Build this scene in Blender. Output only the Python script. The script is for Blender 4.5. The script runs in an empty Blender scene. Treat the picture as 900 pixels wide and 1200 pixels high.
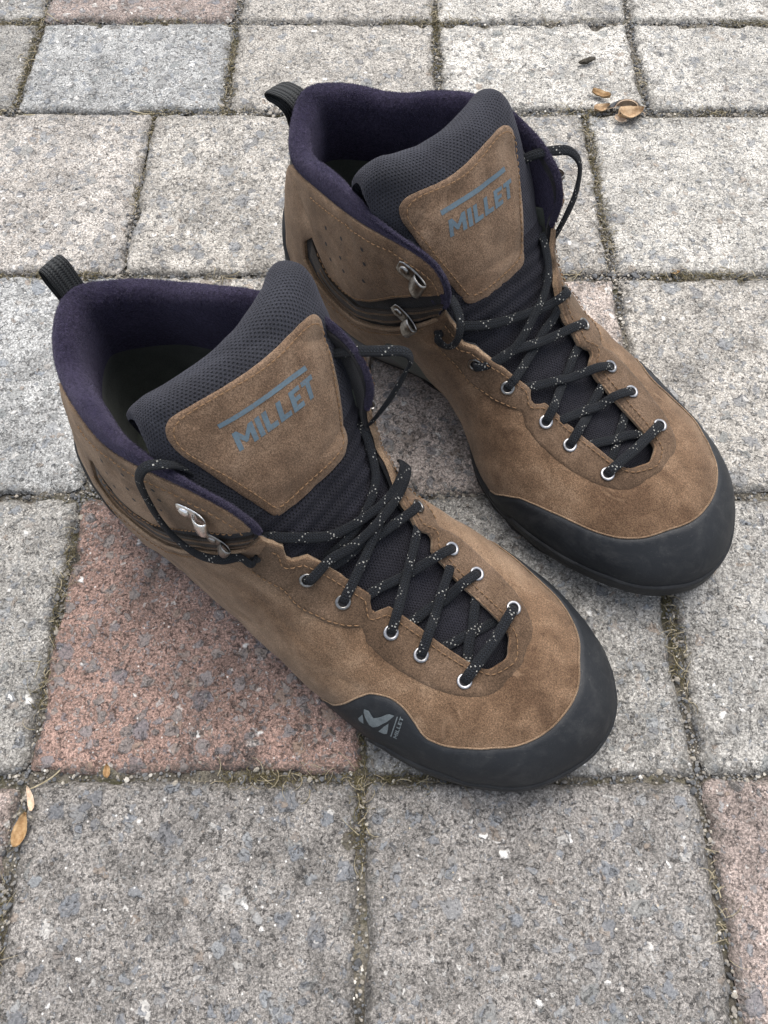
import bpy, bmesh, math, random
import numpy as np
from mathutils import Vector, Matrix, noise
from mathutils.geometry import delaunay_2d_cdt

# ------------------------------------------------------------------ camera, sky, sun, exposure
scn = bpy.context.scene
COL = scn.collection
cam_d = bpy.data.cameras.new('camera'); cam = bpy.data.objects.new('camera', cam_d); COL.objects.link(cam)
cam.location = (0, 0, .397); cam.rotation_euler = (math.radians(90-64.154), 0, 0)
cam_d.sensor_fit = 'VERTICAL'; cam_d.sensor_height = 24; cam_d.lens = 901/1200*24
cam_d.clip_start = .01; cam_d.clip_end = 200
scn.camera = cam
SUN_EL, SUN_AZ = 66, 5            # degrees above the horizon, degrees clockwise from straight ahead (+Y)
wd = bpy.data.worlds.new('World'); scn.world = wd; wd.use_nodes = True
wn, wl = wd.node_tree.nodes, wd.node_tree.links
sky = wn.new('ShaderNodeTexSky'); sky.sky_type = 'NISHITA'; sky.sun_disc = False
sky.sun_elevation = math.radians(SUN_EL); sky.sun_rotation = math.radians(SUN_AZ)
sky.air_density = 1.0; sky.dust_density = 4.0; sky.ozone_density = 1.0
hs = wn.new('ShaderNodeHueSaturation'); hs.inputs['Saturation'].default_value = .45      # thin cloud: a whiter sky
wl.new(sky.outputs[0], hs.inputs['Color']); wl.new(hs.outputs[0], wn['Background'].inputs['Color'])
wn['Background'].inputs['Strength'].default_value = .15
sun_d = bpy.data.lights.new('sun', 'SUN'); sun_d.energy = 1.1; sun_d.angle = math.radians(60); sun_d.color = (1, .96, .9)
sun = bpy.data.objects.new('sun', sun_d); COL.objects.link(sun); sun.location = (0, 0, 3)
_e, _a = math.radians(SUN_EL), math.radians(SUN_AZ)
_dir = Vector((math.sin(_a)*math.cos(_e), math.cos(_a)*math.cos(_e), math.sin(_e)))
sun.rotation_euler = _dir.to_track_quat('Z', 'Y').to_euler()
scn.view_settings.view_transform = 'Standard'; scn.view_settings.look = 'None'; scn.view_settings.gamma = 1
scn.view_settings.use_curve_mapping = False; scn.view_settings.exposure = 1.05

# ------------------------------------------------------------------ helpers
def link_mesh(name, verts, faces, mat, parent=None, smooth=True, uvs=None, sharp=None, mat_idx=None, mirror=False):
    me = bpy.data.meshes.new(name)
    V = np.asarray(verts, float).reshape(-1, 3).copy()
    if mirror: V[:, 1] *= -1; faces = [tuple(reversed(f)) for f in faces]
    me.from_pydata(V.tolist(), [], [tuple(int(i) for i in f) for f in faces])
    mats = mat if isinstance(mat, (list, tuple)) else [mat]
    for m in mats: me.materials.append(m)
    if mat_idx is not None: me.polygons.foreach_set('material_index', list(mat_idx))
    if uvs is not None:
        lay = me.uv_layers.new(name='UVMap'); vi = np.zeros(len(me.loops), int); me.loops.foreach_get('vertex_index', vi)
        lay.data.foreach_set('uv', np.asarray(uvs, np.float32)[vi].ravel())
    me.polygons.foreach_set('use_smooth', [bool(smooth)]*len(me.polygons))
    if sharp:
        ss = {tuple(sorted(e)) for e in sharp}
        at = me.attributes.new('sharp_edge', 'BOOLEAN', 'EDGE')
        at.data.foreach_set('value', [tuple(sorted(e.vertices)) in ss for e in me.edges])
    me.update()
    o = bpy.data.objects.new(name, me); COL.objects.link(o)
    if parent: o.parent = parent
    return o
def tag(o, label=None, cat=None, group=None, kind=None):
    for k, v in (('label', label), ('category', cat), ('group', group), ('kind', kind)):
        if v: o[k] = v
    return o
def empty(name, loc, rz=0, sc=1):
    o = bpy.data.objects.new(name, None); COL.objects.link(o); o.location = loc; o.rotation_euler = (0, 0, rz); o.scale = (sc,)*3
    o.empty_display_size = .05; return o
def grid_faces(n, m, wrap_n=False):
    F = []
    for i in range(n if wrap_n else n-1):
        a = i*m; b = ((i+1) % n)*m
        for j in range(m-1): F.append((a+j, b+j, b+j+1, a+j+1))
    return F
def catmull(P, per=8):
    P = [np.asarray(p, float) for p in P]; out = []
    for i in range(len(P)-1):
        p1, p2 = P[i], P[i+1]; p0 = P[i-1] if i else 2*p1-p2; p3 = P[i+2] if i+2 < len(P) else 2*p2-p1
        for k in range(per):
            f = k/per; out.append(.5*(2*p1+(p2-p0)*f+(2*p0-5*p1+4*p2-p3)*f*f+(3*p1-p0-3*p2+p3)*f**3))
    out.append(P[-1]); return np.array(out)
def fbm(p, sc, oct=3):
    return noise.fractal(Vector((float(p[0])*sc, float(p[1])*sc, float(p[2])*sc)), 1.0, 2.0, oct)

# ------------------------------------------------------------------ materials
class NT:
    def __init__(s, name):
        s.m = bpy.data.materials.new(name); s.m.use_nodes = True; s.n = s.m.node_tree.nodes; s.l = s.m.node_tree.links
        s.b = s.n['Principled BSDF']; s.tc = s.n.new('ShaderNodeTexCoord')
    def val(s, sock, v):
        if hasattr(v, 'is_linked') or hasattr(v, 'links'): s.l.new(v, sock)
        else: sock.default_value = v
    def noise(s, vec, scale, detail=3, rough=.55, dist=0):
        n = s.n.new('ShaderNodeTexNoise'); s.l.new(vec, n.inputs['Vector']); n.inputs['Scale'].default_value = scale
        n.inputs['Detail'].default_value = detail; n.inputs['Roughness'].default_value = rough; n.inputs['Distortion'].default_value = dist
        return n.outputs['Fac']
    def noisec(s, vec, scale, detail=2):
        n = s.n.new('ShaderNodeTexNoise'); s.l.new(vec, n.inputs['Vector']); n.inputs['Scale'].default_value = scale
        n.inputs['Detail'].default_value = detail; return n.outputs['Color']
    def voro(s, vec, scale, feature='F1', rnd=1.0):
        n = s.n.new('ShaderNodeTexVoronoi'); s.l.new(vec, n.inputs['Vector']); n.feature = feature
        n.inputs['Scale'].default_value = scale; n.inputs['Randomness'].default_value = rnd; return n
    def math(s, op, a, b=None, c=None, clamp=False):
        n = s.n.new('ShaderNodeMath'); n.operation = op; n.use_clamp = clamp
        for i, x in enumerate((a, b, c)):
            if x is not None: s.val(n.inputs[i], x)
        return n.outputs[0]
    def ramp(s, fac, stops, interp='LINEAR'):
        n = s.n.new('ShaderNodeValToRGB'); n.color_ramp.interpolation = interp; e = n.color_ramp.elements
        while len(e) < len(stops): e.new(.5)
        for el, (p, c) in zip(e, stops): el.position = p; el.color = (c[0], c[1], c[2], 1) if not np.isscalar(c) else (c, c, c, 1)
        s.l.new(fac, n.inputs['Fac']); return n.outputs['Color']
    def smooth(s, x, lo, hi, a=0., b=1.):
        n = s.n.new('ShaderNodeMapRange'); n.interpolation_type = 'SMOOTHSTEP'; s.val(n.inputs['Value'], x)
        s.val(n.inputs['From Min'], lo); s.val(n.inputs['From Max'], hi); n.inputs['To Min'].default_value = a; n.inputs['To Max'].default_value = b
        return n.outputs['Result']
    def mix(s, fac, a, b, mode='MIX'):
        n = s.n.new('ShaderNodeMix'); n.data_type = 'RGBA'; n.blend_type = mode; s.val(n.inputs[0], fac)
        for i, x in ((6, a), (7, b)):
            if isinstance(x, tuple): n.inputs[i].default_value = (x[0], x[1], x[2], 1)
            else: s.l.new(x, n.inputs[i])
        return n.outputs[2]
    def vec(s, op, a, b):
        n = s.n.new('ShaderNodeVectorMath'); n.operation = op
        for i, x in enumerate((a, b)):
            if isinstance(x, tuple): n.inputs[i].default_value = x
            else: s.l.new(x, n.inputs[i])
        return n.outputs[0]
    def scale(s, a, k):
        n = s.n.new('ShaderNodeVectorMath'); n.operation = 'SCALE'; s.l.new(a, n.inputs[0]); s.val(n.inputs['Scale'], k); return n.outputs[0]
    def bump(s, h, dist, strength=1., prev=None):
        n = s.n.new('ShaderNodeBump'); s.l.new(h, n.inputs['Height']); n.inputs['Distance'].default_value = dist; n.inputs['Strength'].default_value = strength
        if prev: s.l.new(prev, n.inputs['Normal'])
        return n.outputs[0]
    def done(s, col=None, rough=.8, nrm=None, metal=0., spec=.5, sheen=0., sheen_tint=(1, 1, 1), sheen_rough=.5):
        if col is not None:
            if isinstance(col, tuple): s.b.inputs['Base Color'].default_value = (*col, 1)
            else: s.l.new(col, s.b.inputs['Base Color'])
        s.val(s.b.inputs['Roughness'], rough); s.b.inputs['Metallic'].default_value = metal
        s.b.inputs['Specular IOR Level'].default_value = spec
        if sheen:
            s.b.inputs['Sheen Weight'].default_value = sheen; s.b.inputs['Sheen Tint'].default_value = (*sheen_tint, 1); s.b.inputs['Sheen Roughness'].default_value = sheen_rough
        if nrm is not None: s.l.new(nrm, s.b.inputs['Normal'])
        return s.m

def mat_suede(name, dark, mid, light, nap=1.):
    t = NT(name); o = t.tc.outputs['Object']
    big = t.noise(o, 22, 4, .6, .6); med = t.noise(o, 75, 4, .6, .4); fine = t.noise(o, 1500, 2, .7); grain = t.noise(o, 4200, 2, .6)
    f = t.math('ADD', t.math('MULTIPLY', big, .6), t.math('MULTIPLY', med, .4))
    c = t.ramp(f, [(.38, dark), (.50, mid), (.62, light)])
    g = t.math('ADD', t.math('MULTIPLY', fine, .55), t.math('MULTIPLY', grain, .45))
    k = t.ramp(g, [(.36, .42), (.5, 1.0), (.64, 1.75)])
    c = t.mix(1., c, k, 'MULTIPLY')
    scuff = t.smooth(t.noise(o, 48, 5, .7, 1.2), .60, .72); c = t.mix(t.math('MULTIPLY', scuff, .35), c, tuple(min(1, x*1.5) for x in light))
    spot = t.smooth(t.noise(o, 30, 5, .65, .8), .62, .74); c = t.mix(t.math('MULTIPLY', spot, .45), c, tuple(x*.55 for x in dark))
    nb = t.bump(g, .0005*nap, .9); nb = t.bump(med, .0016, .5, nb)
    return t.done(c, .95, nb, spec=.12, sheen=.22, sheen_tint=(.95, .82, .66), sheen_rough=.45)
MAT = {}
MAT['suede'] = mat_suede('suede_brown', (.082, .049, .029), (.142, .089, .054), (.208, .139, .089))
MAT['suede_eyestay'] = mat_suede('suede_worn_dark', (.056, .036, .023), (.086, .056, .036), (.122, .082, .055), .6)
MAT['suede_tongue'] = mat_suede('suede_tongue', (.088, .055, .035), (.140, .091, .059), (.192, .130, .087))
MAT['suede_edge'] = mat_suede('suede_cut_edge', (.14, .092, .057), (.19, .13, .083), (.24, .168, .11))
def mat_rubber(name, a, b, rough=.55):
    t = NT(name); o = t.tc.outputs['Object']
    n1 = t.noise(o, 60, 5, .65); n2 = t.noise(o, 2500, 2, .6); dust = t.smooth(t.noise(o, 42, 7, .75, .6), .46, .70)
    c = t.mix(n1, a, b); c = t.mix(t.math('MULTIPLY', dust, .46), c, (.050, .050, .049)); scr = t.smooth(t.noise(t.vec('MULTIPLY', o, (1., 1., 5.)), 260, 4, .8, 2.), .60, .66); c = t.mix(t.math('MULTIPLY', scr, .30), c, (.11, .108, .10))
    sp = t.voro(o, 420); w = t.smooth(sp.outputs['Distance'], .03, .09, 1, 0)
    sel = t.math('GREATER_THAN', t.n.new('ShaderNodeSeparateColor').outputs[0] if False else t.noise(o, 90, 2), .60)
    c = t.mix(t.math('MULTIPLY', t.math('MULTIPLY', w, sel), .5), c, (.16, .155, .15))
    r = t.math('ADD', rough-.08, t.math('MULTIPLY', n1, .22))
    return t.done(c, r, t.bump(n2, .00018, .6, t.bump(n1, .0006, .35)), spec=.35)
MAT['rubber'] = mat_rubber('rubber_rand', (.0065, .008, .0102), (.0105, .0122, .0148))
MAT['outsole'] = mat_rubber('rubber_outsole', (.009, .0098, .011), (.015, .0155, .0165), .6)
MAT['midsole'] = mat_rubber('midsole_grey', (.10, .10, .098), (.15, .148, .142), .7)
def mat_fleece():
    t = NT('fleece_purple'); o = t.tc.outputs['Object']
    n1 = t.noise(o, 40, 4, .6, .4); n2 = t.noise(o, 620, 4, .75); n3 = t.noise(o, 2200, 2, .6)
    g = t.math('ADD', t.math('MULTIPLY', n2, .6), t.math('MULTIPLY', n3, .4))
    c = t.ramp(n1, [(.3, (.0125, .0108, .022)), (.7, (.031, .0262, .045))])
    c = t.mix(1., c, t.ramp(g, [(.36, .4), (.5, 1.), (.64, 1.8)]), 'MULTIPLY')
    return t.done(c, 1., t.bump(g, .0012, 1.), spec=.05, sheen=.25, sheen_tint=(.55, .50, .74), sheen_rough=.4)
MAT['fleece'] = mat_fleece()
def mat_fuzz():
    t = NT('fleece_fuzz'); n = t.noise(t.tc.outputs['Object'], 60, 2); return t.done(t.mix(n, (.018, .016, .028), (.070, .064, .088)), 1., spec=.02, sheen=.3, sheen_tint=(.6, .55, .85))
MAT['fuzz'] = mat_fuzz()
def mat_mesh(name, hole, yarn, pitch=.0021, elong=1.0, depth=.0006, rough=.85, sheen=.15):
    # knitted spacer mesh: offset rows of small holes; UV in metres
    t = NT(name); uv = t.tc.outputs['UV']; sep = t.n.new('ShaderNodeSeparateXYZ'); t.l.new(uv, sep.inputs[0])
    a = t.math('DIVIDE', sep.outputs[0], pitch); b = t.math('DIVIDE', sep.outputs[1], pitch*.62*elong)
    row = t.math('FLOOR', b); odd = t.math('MULTIPLY', t.math('MODULO', t.math('ABSOLUTE', row), 2.), .5)
    fx = t.math('SUBTRACT', t.math('FRACT', t.math('ADD', a, odd)), .5); fy = t.math('SUBTRACT', t.math('FRACT', b), .5)
    d = t.math('SQRT', t.math('ADD', t.math('MULTIPLY', fx, fx), t.math('MULTIPLY', t.math('MULTIPLY', fy, fy), .7)))
    h = t.smooth(d, .12, .34)
    o = t.tc.outputs['Object']; fz = t.noise(o, 2600, 2, .6); big = t.noise(o, 60, 3)
    c = t.mix(h, hole, yarn); c = t.mix(1., c, t.ramp(fz, [(.3, .6), (.5, 1.), (.7, 1.5)]), 'MULTIPLY'); c = t.mix(1., c, t.ramp(big, [(.3, .75), (.7, 1.25)]), 'MULTIPLY')
    hh = t.math('ADD', h, t.math('MULTIPLY', fz, .35))
    return t.done(c, rough, t.bump(hh, depth, 1.), spec=.2, sheen=sheen, sheen_tint=(.8, .8, 1.))
MAT['mesh_grey'] = mat_mesh('knit_rim_grey', (.005, .0055, .0068), (.0205, .0215, .027), .0014, 1.5, sheen=.08)
MAT['mesh_black'] = mat_mesh('spacer_mesh_black', (.002, .002, .0027), (.0098, .0098, .0138), .0015, 1.3, .0007, sheen=.05)
def mat_webbing():
    t = NT('webbing_black'); uv = t.tc.outputs['UV']; sep = t.n.new('ShaderNodeSeparateXYZ'); t.l.new(uv, sep.inputs[0])
    a = t.math('ABSOLUTE', t.math('SUBTRACT', t.math('FRACT', t.math('MULTIPLY', sep.outputs[1], 18.)), .5))
    w = t.math('FRACT', t.math('ADD', t.math('DIVIDE', sep.outputs[0], .0011), t.math('MULTIPLY', a, 1.2)))
    hh = t.math('ADD', t.smooth(a, .5, .08), t.math('MULTIPLY', t.smooth(t.math('ABSOLUTE', t.math('SUBTRACT', w, .5)), .5, .1), .35))
    c = t.mix(hh, (.004, .004, .0045), (.026, .028, .028)); return t.done(c, .75, t.bump(hh, .0006, 1.), spec=.3)
MAT['webbing'] = mat_webbing()
def mat_fabric(name, a, b):
    t = NT(name); o = t.tc.outputs['Object']; n1 = t.noise(o, 1400, 2, .6); n2 = t.noise(o, 50, 3)
    c = t.mix(n1, a, b); c = t.mix(1., c, t.ramp(n2, [(.3, .75), (.7, 1.25)]), 'MULTIPLY')
    return t.done(c, .9, t.bump(n1, .0005, .8), spec=.15, sheen=.1)
MAT['shell'] = mat_fabric('shell_black_fabric', (.007, .007, .008), (.022, .021, .022))
MAT['insole'] = mat_fabric('insole_dark_green', (.032, .037, .030), (.092, .099, .082))
MAT['band'] = mat_fabric('strap_band_dark', (.016, .012, .009), (.045, .034, .025))
def mat_metal(name, col, rough, worn=.3):
    t = NT(name); o = t.tc.outputs['Object']; n = t.noise(o, 260, 4, .7)
    c = t.mix(t.smooth(n, .45, .7), col, tuple(x*worn for x in col))
    return t.done(c, t.math('ADD', rough, t.math('MULTIPLY', n, .2)), t.bump(n, .0002, .4), metal=1.)
MAT['metal'] = mat_metal('steel_eyelet', (.34, .34, .35), .28, .4)
MAT['metal_bright'] = mat_metal('bright_hook', (.80, .79, .77), .14, .7)
MAT['metal_dark'] = mat_metal('gunmetal', (.27, .262, .25), .2, .35)
MAT['metal_black'] = mat_metal('black_eyelet', (.035, .035, .037), .35, .6)
def mat_thread(name, col):
    t = NT(name); n = t.noise(t.tc.outputs['Object'], 3000, 1); return t.done(t.mix(n, tuple(x*.6 for x in col), col), .9, spec=.1)
MAT['thread'] = mat_thread('thread_brown', (.22, .135, .075))
MAT['thread_dark'] = mat_thread('thread_dark', (.05, .03, .018))
def mat_print(name, a, wear=.55, under=(.11, .07, .045)):
    t = NT(name); o = t.tc.outputs['Object']; n = t.noise(o, 900, 3, .7); c = t.mix(n, tuple(x*.72 for x in a), tuple(x*1.25 for x in a)); c = t.mix(t.math('MULTIPLY', t.smooth(t.noise(o, 700, 5, .8), .52, .66), wear), c, under)
    return t.done(c, .75, t.bump(n, .0003, .7), spec=.25)
MAT['print'] = mat_print('print_blue_grey', (.092, .132, .160))
MAT['print_rand'] = mat_print('print_grey', (.12, .137, .142), .3, (.02, .021, .023))
def mat_lace():
    t = NT('lace_cord'); uv = t.tc.outputs['UV']; sep = t.n.new('ShaderNodeSeparateXYZ'); t.l.new(uv, sep.inputs[0])
    L, A = sep.outputs[0], sep.outputs[1]                   # metres along, 0..1 across the section's girth
    # chevron braid
    ph = t.math('MULTIPLY', A, 12.0)
    tri = t.math('ABSOLUTE', t.math('SUBTRACT', t.math('FRACT', ph), .5))
    br = t.math('FRACT', t.math('ADD', t.math('DIVIDE', L, .0013), t.math('MULTIPLY', tri, 1.6)))
    braid = t.math('MULTIPLY', t.smooth(t.math('ABSOLUTE', t.math('SUBTRACT', br, .5)), .5, .1), t.smooth(tri, .0, .16))
    # light flecks: beads on two crossing tracks that wander round the cord
    fl = None
    for k, (per, off, on) in enumerate(((.0150, .0, .42), (.0150, .5, .42))):
        ce = t.math('DIVIDE', L, .00135); ci = t.math('FLOOR', ce); fx = t.math('ABSOLUTE', t.math('SUBTRACT', t.math('FRACT', ce), .5))
        pos = t.math('FRACT', t.math('ADD', t.math('MULTIPLY', ci, .00135/per*(1 if k == 0 else -1)), off))
        da = t.math('ABSOLUTE', t.math('SUBTRACT', A, pos))
        m = t.math('MULTIPLY', t.math('LESS_THAN', da, .022), t.math('LESS_THAN', fx, .22))
        gate = t.math('LESS_THAN', t.math('FRACT', t.math('ADD', t.math('DIVIDE', L, .0113), off*.63)), .62)
        m = t.math('MULTIPLY', m, gate); fl = m if fl is None else t.math('MAXIMUM', fl, m)
    o = t.tc.outputs['Object']; fz = t.noise(o, 2500, 2)
    c = t.mix(braid, (.003, .0038, .005), (.0115, .0142, .019)); c = t.mix(1., c, t.ramp(fz, [(.3, .6), (.7, 1.4)]), 'MULTIPLY')
    c = t.mix(fl, c, (.33, .325, .295))
    return t.done(c, .8, t.bump(braid, .0005, 1.), spec=.2, sheen=.03)
MAT['lace'] = mat_lace()
def mat_paver():
    t = NT('concrete_paver'); o0 = t.tc.outputs['Object']
    oi = t.n.new('ShaderNodeObjectInfo'); rv = t.n.new('ShaderNodeCombineXYZ')
    for i in range(3): t.l.new(t.math('MULTIPLY', oi.outputs['Random'], (3.1, 5.7, 2.3)[i]), rv.inputs[i])
    o = t.vec('ADD', o0, rv.outputs[0])
    at = t.n.new('ShaderNodeAttribute'); at.attribute_type = 'OBJECT'; at.attribute_name = 'tint'; tint = at.outputs['Color']
    warp = t.vec('ADD', o, t.scale(t.vec('SUBTRACT', t.noisec(o, 190, 4), (.5, .5, .5)), .009))
    fine = t.noise(o, 800, 3, .7); sand = t.noise(o, 2200, 2, .6); mot = t.noise(o, 55, 5, .65, .4); big = t.noise(o, 14, 4, .6)
    c = t.mix(1., tint, t.ramp(fine, [(.36, .48), (.5, 1.), (.64, 1.65)]), 'MULTIPLY')
    c = t.mix(1., c, t.ramp(sand, [(.36, .64), (.64, 1.40)]), 'MULTIPLY')
    c = t.mix(1., c, t.ramp(mot, [(.30, .60), (.5, 1.), (.70, 1.32)]), 'MULTIPLY')
    c = t.mix(1., c, t.ramp(big, [(.3, .8), (.7, 1.2)]), 'MULTIPLY')
    h = t.math('ADD', t.math('MULTIPLY', fine, .55), t.math('MULTIPLY', mot, .5))
    grey = [(0, (.085, .092, .105)), (.16, (.15, .172, .20)), (.34, (.215, .212, .205)), (.5, (.13, .145, .145)), (.62, (.27, .262, .245)), (.74, (.22, .165, .12)), (.84, (.20, .225, .245)), (.92, (.36, .35, .33)), (1., (.62, .60, .56))]
    # aggregate of three sizes, each stone with its own size and shade
    for sc, keep, rmin, rmax, amt, hh in ((70, .42, .13, .44, .74, .9), (125, .55, .18, .46, .76, .8), (260, .55, .18, .46, .76, .5), (520, .5, .2, .42, .75, .3)):
        v = t.voro(warp, sc); sp = t.n.new('ShaderNodeSeparateColor'); t.l.new(v.outputs['Color'], sp.inputs[0])
        r1, r2, r3 = sp.outputs[0], sp.outputs[1], sp.outputs[2]
        rad = t.math('ADD', rmin, t.math('MULTIPLY', r2, rmax-rmin))
        m = t.smooth(v.outputs['Distance'], t.math('ADD', rad, .05), t.math('SUBTRACT', rad, .05)); on = t.math('LESS_THAN', r1, t.math('MULTIPLY', t.math('ADD', .62, t.math('MULTIPLY', oi.outputs['Random'], .7)), keep))
        m = t.math('MULTIPLY', m, on)
        sc_ = t.ramp(r3, grey); sc_ = t.mix(.25, sc_, tint)
        sc_ = t.mix(1., sc_, t.ramp(fine, [(.3, .75), (.7, 1.25)]), 'MULTIPLY')
        c = t.mix(t.math('MULTIPLY', m, amt), c, sc_); h = t.math('ADD', h, t.math('MULTIPLY', m, hh*.5))
    v = t.voro(warp, 95); sp = t.n.new('ShaderNodeSeparateColor'); t.l.new(v.outputs['Color'], sp.inputs[0])   # white quartz chips
    m = t.math('MULTIPLY', t.smooth(v.outputs['Distance'], t.math('ADD', .11, t.math('MULTIPLY', sp.outputs[1], .15)), .07), t.math('LESS_THAN', sp.outputs[0], .30))
    c = t.mix(t.math('MULTIPLY', m, .95), c, (.72, .70, .66)); h = t.math('ADD', h, t.math('MULTIPLY', m, .5))
    v2 = t.voro(o, 300); sp2 = t.n.new('ShaderNodeSeparateColor'); t.l.new(v2.outputs['Color'], sp2.inputs[0])       # small bright grains
    m2 = t.math('MULTIPLY', t.smooth(v2.outputs['Distance'], t.math('ADD', .10, t.math('MULTIPLY', sp2.outputs[1], .14)), .08), t.math('LESS_THAN', sp2.outputs[0], .17))
    c = t.mix(t.math('MULTIPLY', m2, .85), c, t.ramp(sp2.outputs[2], [(0, (.60, .58, .54)), (.7, (.70, .68, .64)), (1, (.50, .40, .26))]))
    rim = t.n.new('ShaderNodeAttribute'); rim.attribute_type = 'GEOMETRY'; rim.attribute_name = 'rim'          # soil and lichen worked into the worn arris
    g_ = t.math('MULTIPLY', t.smooth(t.math('ADD', rim.outputs['Fac'], t.math('MULTIPLY', t.math('SUBTRACT', t.noise(o, 85, 5, .75), .5), 1.6)), .55, 1.0), t.smooth(t.noise(o, 600, 3, .7), .34, .56))
    c = t.mix(t.math('MULTIPLY', g_, .62), c, (.060, .055, .046))
    pit = t.smooth(t.noise(warp, 300, 4, .75), .44, .34); c = t.mix(t.math('MULTIPLY', pit, .32), c, (.06, .055, .05)); h = t.math('SUBTRACT', h, t.math('MULTIPLY', pit, .9))
    stain = t.smooth(t.noise(o, 26, 6, .75, .8), .56, .70); stain = t.math('MULTIPLY', stain, t.smooth(t.noise(o, 420, 4, .75), .38, .56))
    c = t.mix(t.math('MULTIPLY', stain, .8), c, (.045, .042, .040))
    nb = t.bump(h, .0011, 1.)
    return t.done(c, .88, nb, spec=.3)
MAT['paver'] = mat_paver()
def mat_sand():
    t = NT('joint_sand'); o = t.tc.outputs['Object']
    a = t.noise(o, 90, 5, .7); b = t.noise(o, 900, 3, .7); v = t.voro(o, 480); sp = t.n.new('ShaderNodeSeparateColor'); t.l.new(v.outputs['Color'], sp.inputs[0])
    c = t.ramp(a, [(.3, (.055, .050, .042)), (.5, (.115, .104, .085)), (.7, (.19, .172, .135))])
    c = t.mix(1., c, t.ramp(b, [(.3, .45), (.7, 1.6)]), 'MULTIPLY')
    c = t.mix(t.math('MULTIPLY', t.math('LESS_THAN', sp.outputs[0], .3), t.smooth(v.outputs['Distance'], .4, .3)), c, t.ramp(sp.outputs[1], [(0, (.08, .08, .08)), (1, (.4, .38, .33))]))
    moss = t.smooth(t.noise(o, 38, 5, .7), .52, .66); c = t.mix(t.math('MULTIPLY', moss, .6), c, (.060, .058, .022))
    return t.done(c, .95, t.bump(t.math('ADD', b, a), .0015, 1.), spec=.15)
MAT['sand'] = mat_sand()
def mat_plain(name, a, b, sc=400, rough=.85, bump=.0004, spec=.25):
    t = NT(name); o = t.tc.outputs['Object']; n = t.noise(o, sc, 4, .7); return t.done(t.mix(t.smooth(n, .3, .7), a, b), rough, t.bump(n, bump, .8), spec=spec)
def mat_grit():
    t = NT('grit'); at = t.n.new('ShaderNodeAttribute'); at.attribute_type = 'GEOMETRY'; at.attribute_name = 'shade'
    n = t.noise(t.tc.outputs['Object'], 900, 3, .7)
    c = t.ramp(at.outputs['Fac'], [(0, (.05, .05, .05)), (.3, (.13, .135, .14)), (.55, (.22, .20, .17)), (.8, (.33, .30, .25)), (1, (.62, .60, .55))])
    return t.done(t.mix(1., c, t.ramp(n, [(.3, .7), (.7, 1.3)]), 'MULTIPLY'), .85, t.bump(n, .0004, .8), spec=.3)
MAT['grit'] = mat_grit()
MAT['straw'] = mat_plain('dry_straw', (.20, .165, .10), (.40, .35, .24), 500, .8)
MAT['moss'] = mat_plain('dry_moss', (.060, .050, .024), (.17, .145, .075), 300, .9)
MAT['leaf'] = mat_plain('dry_leaf', (.25, .155, .08), (.44, .32, .20), 250, .7)
MAT['leaf_pale'] = mat_plain('pale_leaf', (.42, .30, .20), (.62, .50, .38), 250, .7)
MAT['husk'] = mat_plain('orange_husk', (.22, .125, .05), (.40, .27, .14), 300, .6)
MAT['shell_dark'] = mat_plain('dark_shell', (.012, .013, .015), (.06, .062, .066), 300, .25, spec=.6)
MAT['dropping'] = mat_plain('dark_crumb', (.03, .026, .02), (.10, .09, .07), 700, .95, .0012)

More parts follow.
